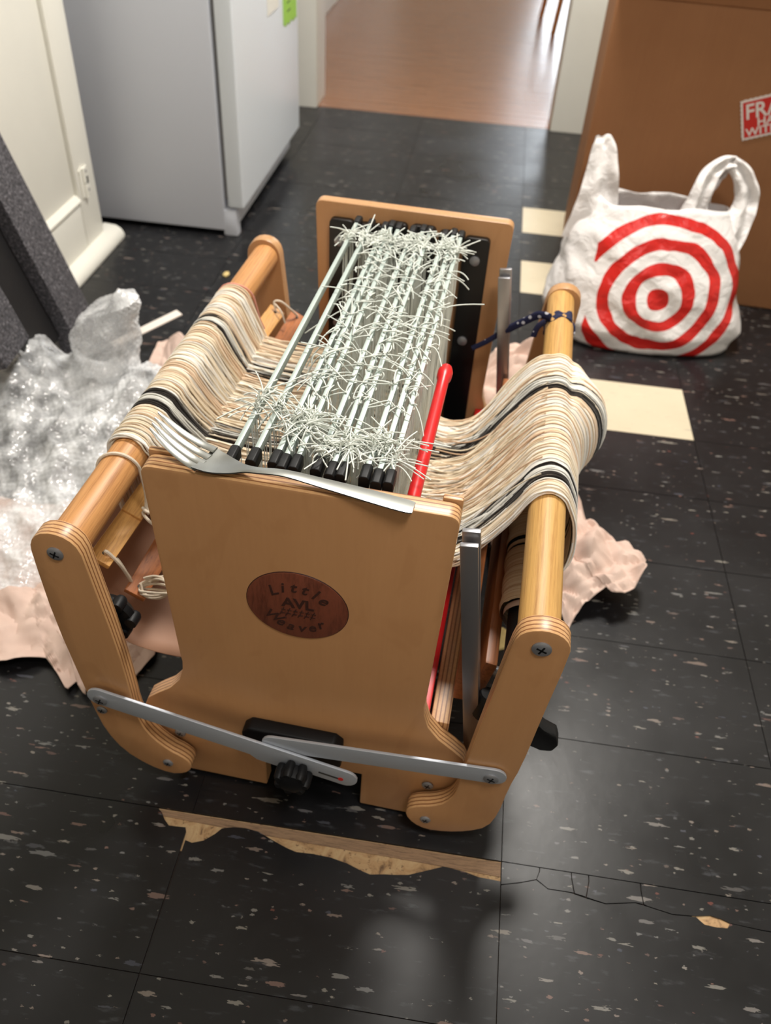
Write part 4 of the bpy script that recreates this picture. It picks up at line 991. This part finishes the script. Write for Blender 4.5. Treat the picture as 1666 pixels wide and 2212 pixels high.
# ------------------------------------------------------------------ packaging on the floor
def crumple(name, outline, mat, zf, res=0.006, seed=0, thick=0.0008, amp=0.02, parent=None):
    """A crumpled sheet on the floor inside a star-shaped outline; zf(x, y) is its mean height."""
    NA, NR = 130, 46
    O2 = resample(list(outline), NA); c = O2.mean(0)
    rows = []
    for k in range(NR + 1):
        t = (k / NR) ** 0.75; row = []
        for q in O2:
            x, y = c + (q - c) * max(t, 0.004)
            v = Vector((x, y, seed * 1.7))
            w = v + Vector((mnoise.noise(v * 14), mnoise.noise(v * 14 + Vector((4, 4, 4))), 0)) * 0.012
            d, _ = mnoise.voronoi(w * 15); d2, _ = mnoise.voronoi(w * 36 + Vector((5, 2, 1)))
            h = abs(d[1] - d[0]) * 0.95 + abs(d2[1] - d2[0]) * 0.30 + abs(mnoise.noise(w * 7)) * 0.7
            z = max(0.0014, zf(x, y) + amp * (h - 0.45))
            row.append(Vector((x + mnoise.noise(v * 11 + Vector((0, 9, 0))) * amp * 0.35, y + mnoise.noise(v * 11 + Vector((7, 0, 3))) * amp * 0.35, z)))
        rows.append(row)
    o = MB().grid(rows, closed_u=True).build(name, mat, parent)
    o.data.polygons.foreach_set('use_smooth', [True] * len(o.data.polygons))
    o.data.set_sharp_from_angle(angle=0.5)
    s = o.modifiers.new('thickness', 'SOLIDIFY'); s.thickness = thick; s.offset = 1
    return o
def bumpf(x, y, c, s, h): return h * math.exp(-(((x - c[0]) / s[0]) ** 2 + ((y - c[1]) / s[1]) ** 2))

# kraft paper, front left, under the bubble wrap
p1 = crumple('packing_paper', [(-0.84, 0.76), (-0.72, 0.72), (-0.60, 0.665), (-0.557, 0.678), (-0.540, 0.685), (-0.484, 0.636), (-0.478, 0.66), (-0.452, 0.632), (-0.47, 0.70), (-0.475, 0.78), (-0.48, 0.90), (-0.54, 1.02), (-0.8, 1.0)], M['paper'],
             lambda x, y: 0.016 + bumpf(x, y, (-0.60, 0.76), (0.12, 0.06), 0.022), 0.006, 1, amp=0.030)
tag(p1, 'crumpled pinkish packing paper spread under the bubble wrap at left', 'paper')
# crumpled paper showing on the right of the loom, its two ends
p2 = crumple('packing_paper', [(0.10, 0.98), (0.20, 0.905), (0.225, 0.890), (0.250, 0.935), (0.275, 0.955), (0.285, 0.94), (0.315, 0.945), (0.345, 0.985), (0.352, 1.02), (0.318, 1.05), (0.26, 1.10), (0.17, 1.18), (0.06, 1.16)], M['paper'],
             lambda x, y: 0.050 + bumpf(x, y, (0.22, 1.03), (0.10, 0.08), 0.030) - 0.42 * max(0, 0.985 - y), 0.005, 2, amp=0.052)
tag(p2, 'crumpled pinkish packing paper poking out right of the loom under the breast beam', 'paper')
p3 = crumple('packing_paper', [(0.02, 1.42), (0.13, 1.40), (0.20, 1.48), (0.21, 1.60), (0.17, 1.70), (0.09, 1.66), (0.04, 1.56)], M['paper'],
             lambda x, y: 0.03 + bumpf(x, y, (0.13, 1.54), (0.075, 0.10), 0.10), 0.005, 3, amp=0.050)
tag(p3, 'crumpled pinkish packing paper heap between the loom and the shopping bag', 'paper')
p4 = crumple('packing_paper', [(-0.66, 1.46), (-0.58, 1.46), (-0.55, 1.54), (-0.59, 1.60), (-0.655, 1.585)], M['paper'],
             lambda x, y: 0.012 + bumpf(x, y, (-0.615, 1.53), (0.04, 0.05), 0.04), 0.005, 4, amp=0.030)
tag(p4, 'small crumpled tan paper behind the left beam near the white card strip', 'paper')
p5 = crumple('packing_paper', [(-0.465, 0.672), (-0.415, 0.662), (-0.385, 0.72), (-0.40, 0.80), (-0.465, 0.83)], M['paper'],
             lambda x, y: 0.010, 0.006, 5, amp=0.018)
tag(p5, 'flat crumpled pale paper on the floor behind the left folding arm', 'paper')
wc = MB().box(-0.012, 0.012, -0.085, 0.085, -0.0015, 0.0015, Matrix.Translation((-0.690, 1.545, 0.052)) @ Matrix.Rotation(-0.72, 4, 'Z') @ Matrix.Rotation(0.15, 4, 'X')).build('card_strip', M['white_card'], bevel=0.0006)
tag(wc, 'white card strip lying on the packaging behind the left beam', 'card')

# bubble wrap: one sheet heaped up, with a standing roll at the back
bwt = empty('bubble_wrap', (-0.70, 1.15, 0)); tag(bwt, 'heap of clear shiny bubble wrap with a standing fold, left of the loom', 'bubble wrap')
BO = Vector((-0.70, 1.15, 0))
rs = 0.0026
X0, X1, Y0, Y1 = -0.945, -0.44, 0.765, 1.42
nx, ny = int((X1 - X0) / rs), int((Y1 - Y0) / rs)
hexr = 0.0098
def bubble(x, y):
    v = y / (hexr * 0.866); r0 = round(v); u = x / hexr - 0.5 * (r0 % 2); c0 = round(u)
    dx_ = (u - c0) * hexr; dy_ = (v - r0) * hexr * 0.866
    return max(0.0, 1 - (dx_ * dx_ + dy_ * dy_) / (0.0043 ** 2)) ** 0.5 * 0.0028
def bub_h(x, y):
    h = 0.045 + bumpf(x, y, (-0.71, 1.10), (0.14, 0.12), 0.040) + bumpf(x, y, (-0.58, 1.26), (0.09, 0.12), 0.060) + bumpf(x, y, (-0.88, 1.27), (0.13, 0.12), 0.120) + bumpf(x, y, (-0.71, 1.33), (0.06, 0.06), 0.04)
    e = min(x - X0 + 0.07, X1 + 0.02 - x, (y - Y0) * 0.8, Y1 + 0.02 - y); h *= min(1, max(0.12, e / 0.07)) ** 0.6
    n1 = mnoise.noise(Vector((x * 9, y * 9, 0))); n2 = abs(mnoise.noise(Vector((x * 14 + y * 7, y * 10 - x * 4, 2)))); n3 = abs(mnoise.noise(Vector((x * 30, y * 27, 5))))
    return max(0.006, h + 0.014 * n1 - 0.030 * n2 - 0.014 * n3 + 0.012)
mb = MB()
for j in range(ny + 1):
    for i in range(nx + 1):
        x, y = X0 + i * rs, Y0 + j * rs
        mb.v.append((x + 0.008 * mnoise.noise(Vector((x * 8, y * 8, 7))) - BO.x, y + 0.016 * mnoise.noise(Vector((x * 7, y * 7, 3))) - BO.y, bub_h(x, y) + bubble(x, y)))
def keep(x, y):
    w = 0.022 * mnoise.noise(Vector((x * 8, y * 8, 11)))
    return y > 0.785 + max(0, (x + 0.62)) * 0.45 + w and x < -0.445 + w - 0.12 * max(0, (y - 1.2))
for j in range(ny):
    for i in range(nx):
        if keep(X0 + i * rs, Y0 + j * rs):
            a = j * (nx + 1) + i; mb.f.append((a, a + 1, a + nx + 2, a + nx + 1)); mb.m.append(0)
bw = mb.build('sheet', M['bubble'], bwt)
bw.data.polygons.foreach_set('use_smooth', [True] * len(bw.data.polygons))
bm = bmesh.new(); bm.from_mesh(bw.data); bmesh.ops.delete(bm, geom=[v for v in bm.verts if not v.link_faces], context='VERTS'); bm.to_mesh(bw.data); bm.free()
cl_ = smooth_path([(-0.695, 1.335, 0.02), (-0.688, 1.33, 0.10), (-0.675, 1.325, 0.17), (-0.660, 1.32, 0.215), (-0.645, 1.315, 0.248)], 110)
rows = []
for i in range(110):
    r = np.interp(i / 109, [0, 0.3, 0.7, 0.9, 1.0], [0.078, 0.062, 0.060, 0.050, 0.014]); row = []
    for k in range(150):
        a = 2 * PI * k / 150; q = Vector((math.cos(a), math.sin(a), 0))
        rr2 = r * (1 + 0.22 * mnoise.noise(Vector((q.x * 1.4, q.y * 1.4, i * 0.045))) - 0.10 * abs(mnoise.noise(Vector((q.x * 3, q.y * 3, i * 0.10))))) + bubble(a * 0.055, i * 0.0024) * 0.9
        row.append(Vector(cl_[i]) + q * rr2 + Vector((0, 0, 0.02 * q.x * (i / 109))) - BO)
    rows.append(row)
st_ = MB().grid(rows, closed_u=True); st_.f.append(tuple(range(109 * 150, 110 * 150))); st_.m.append(0)
st_.build('standing_roll', M['bubble'], bwt, smooth=True)

# charcoal foam profile leaning against the cupboard
fo = empty('foam_profile', (-0.765, 1.42, 0.0)); tag(fo, 'charcoal foam packing channel leaning beside the white cupboard', 'foam')
dirv = Vector((-0.31, 0.0, 1.0)).normalized(); sdv = Vector((0.0, 1.0, 0.0)); nv = sdv.cross(dirv)
sdv = (sdv + Vector((-0.13, 0, -0.04))).normalized()
FM = Matrix(((sdv.x, nv.x, dirv.x, 0.0), (sdv.y, nv.y, dirv.y, 0.0), (sdv.z, nv.z, dirv.z, 0.0), (0, 0, 0, 1)))
MB().box(0.0, 0.125, -0.045, 0.0, 0.06, 0.56, FM).build('channel_wall', M['foam'], fo, bevel=0.003)
MB().box(-0.15, -0.001, -0.045, -0.030, 0.10, 0.56, FM).build('channel_floor', M['foam_shaded'], fo, bevel=0.002)
MB().box(-0.27, -0.151, -0.045, 0.0, 0.175, 0.56, FM).build('channel_wall', M['foam'], fo, bevel=0.003)

# crumbs on the floor
def chip(name, pts, mat, h, label):
    o = MB().prism(pts, 'z', 0.0, h).build(name, mat, None, bevel=h * 0.25); tag(o, label, 'crumb'); return o
chip('wood_shaving', [(0.095, 0.835), (0.112, 0.825), (0.126, 0.832), (0.140, 0.842), (0.136, 0.860), (0.120, 0.872), (0.108, 0.860), (0.098, 0.852)], M['crumb'], 0.006, 'pale yellow wood shaving on the floor left of the right folding arm')
chip('crumb', [(-0.632, 1.925), (-0.622, 1.920), (-0.616, 1.934), (-0.622, 1.948), (-0.631, 1.942)], M['crumb'], 0.004, 'tiny tan crumb on the black floor below the refrigerator')
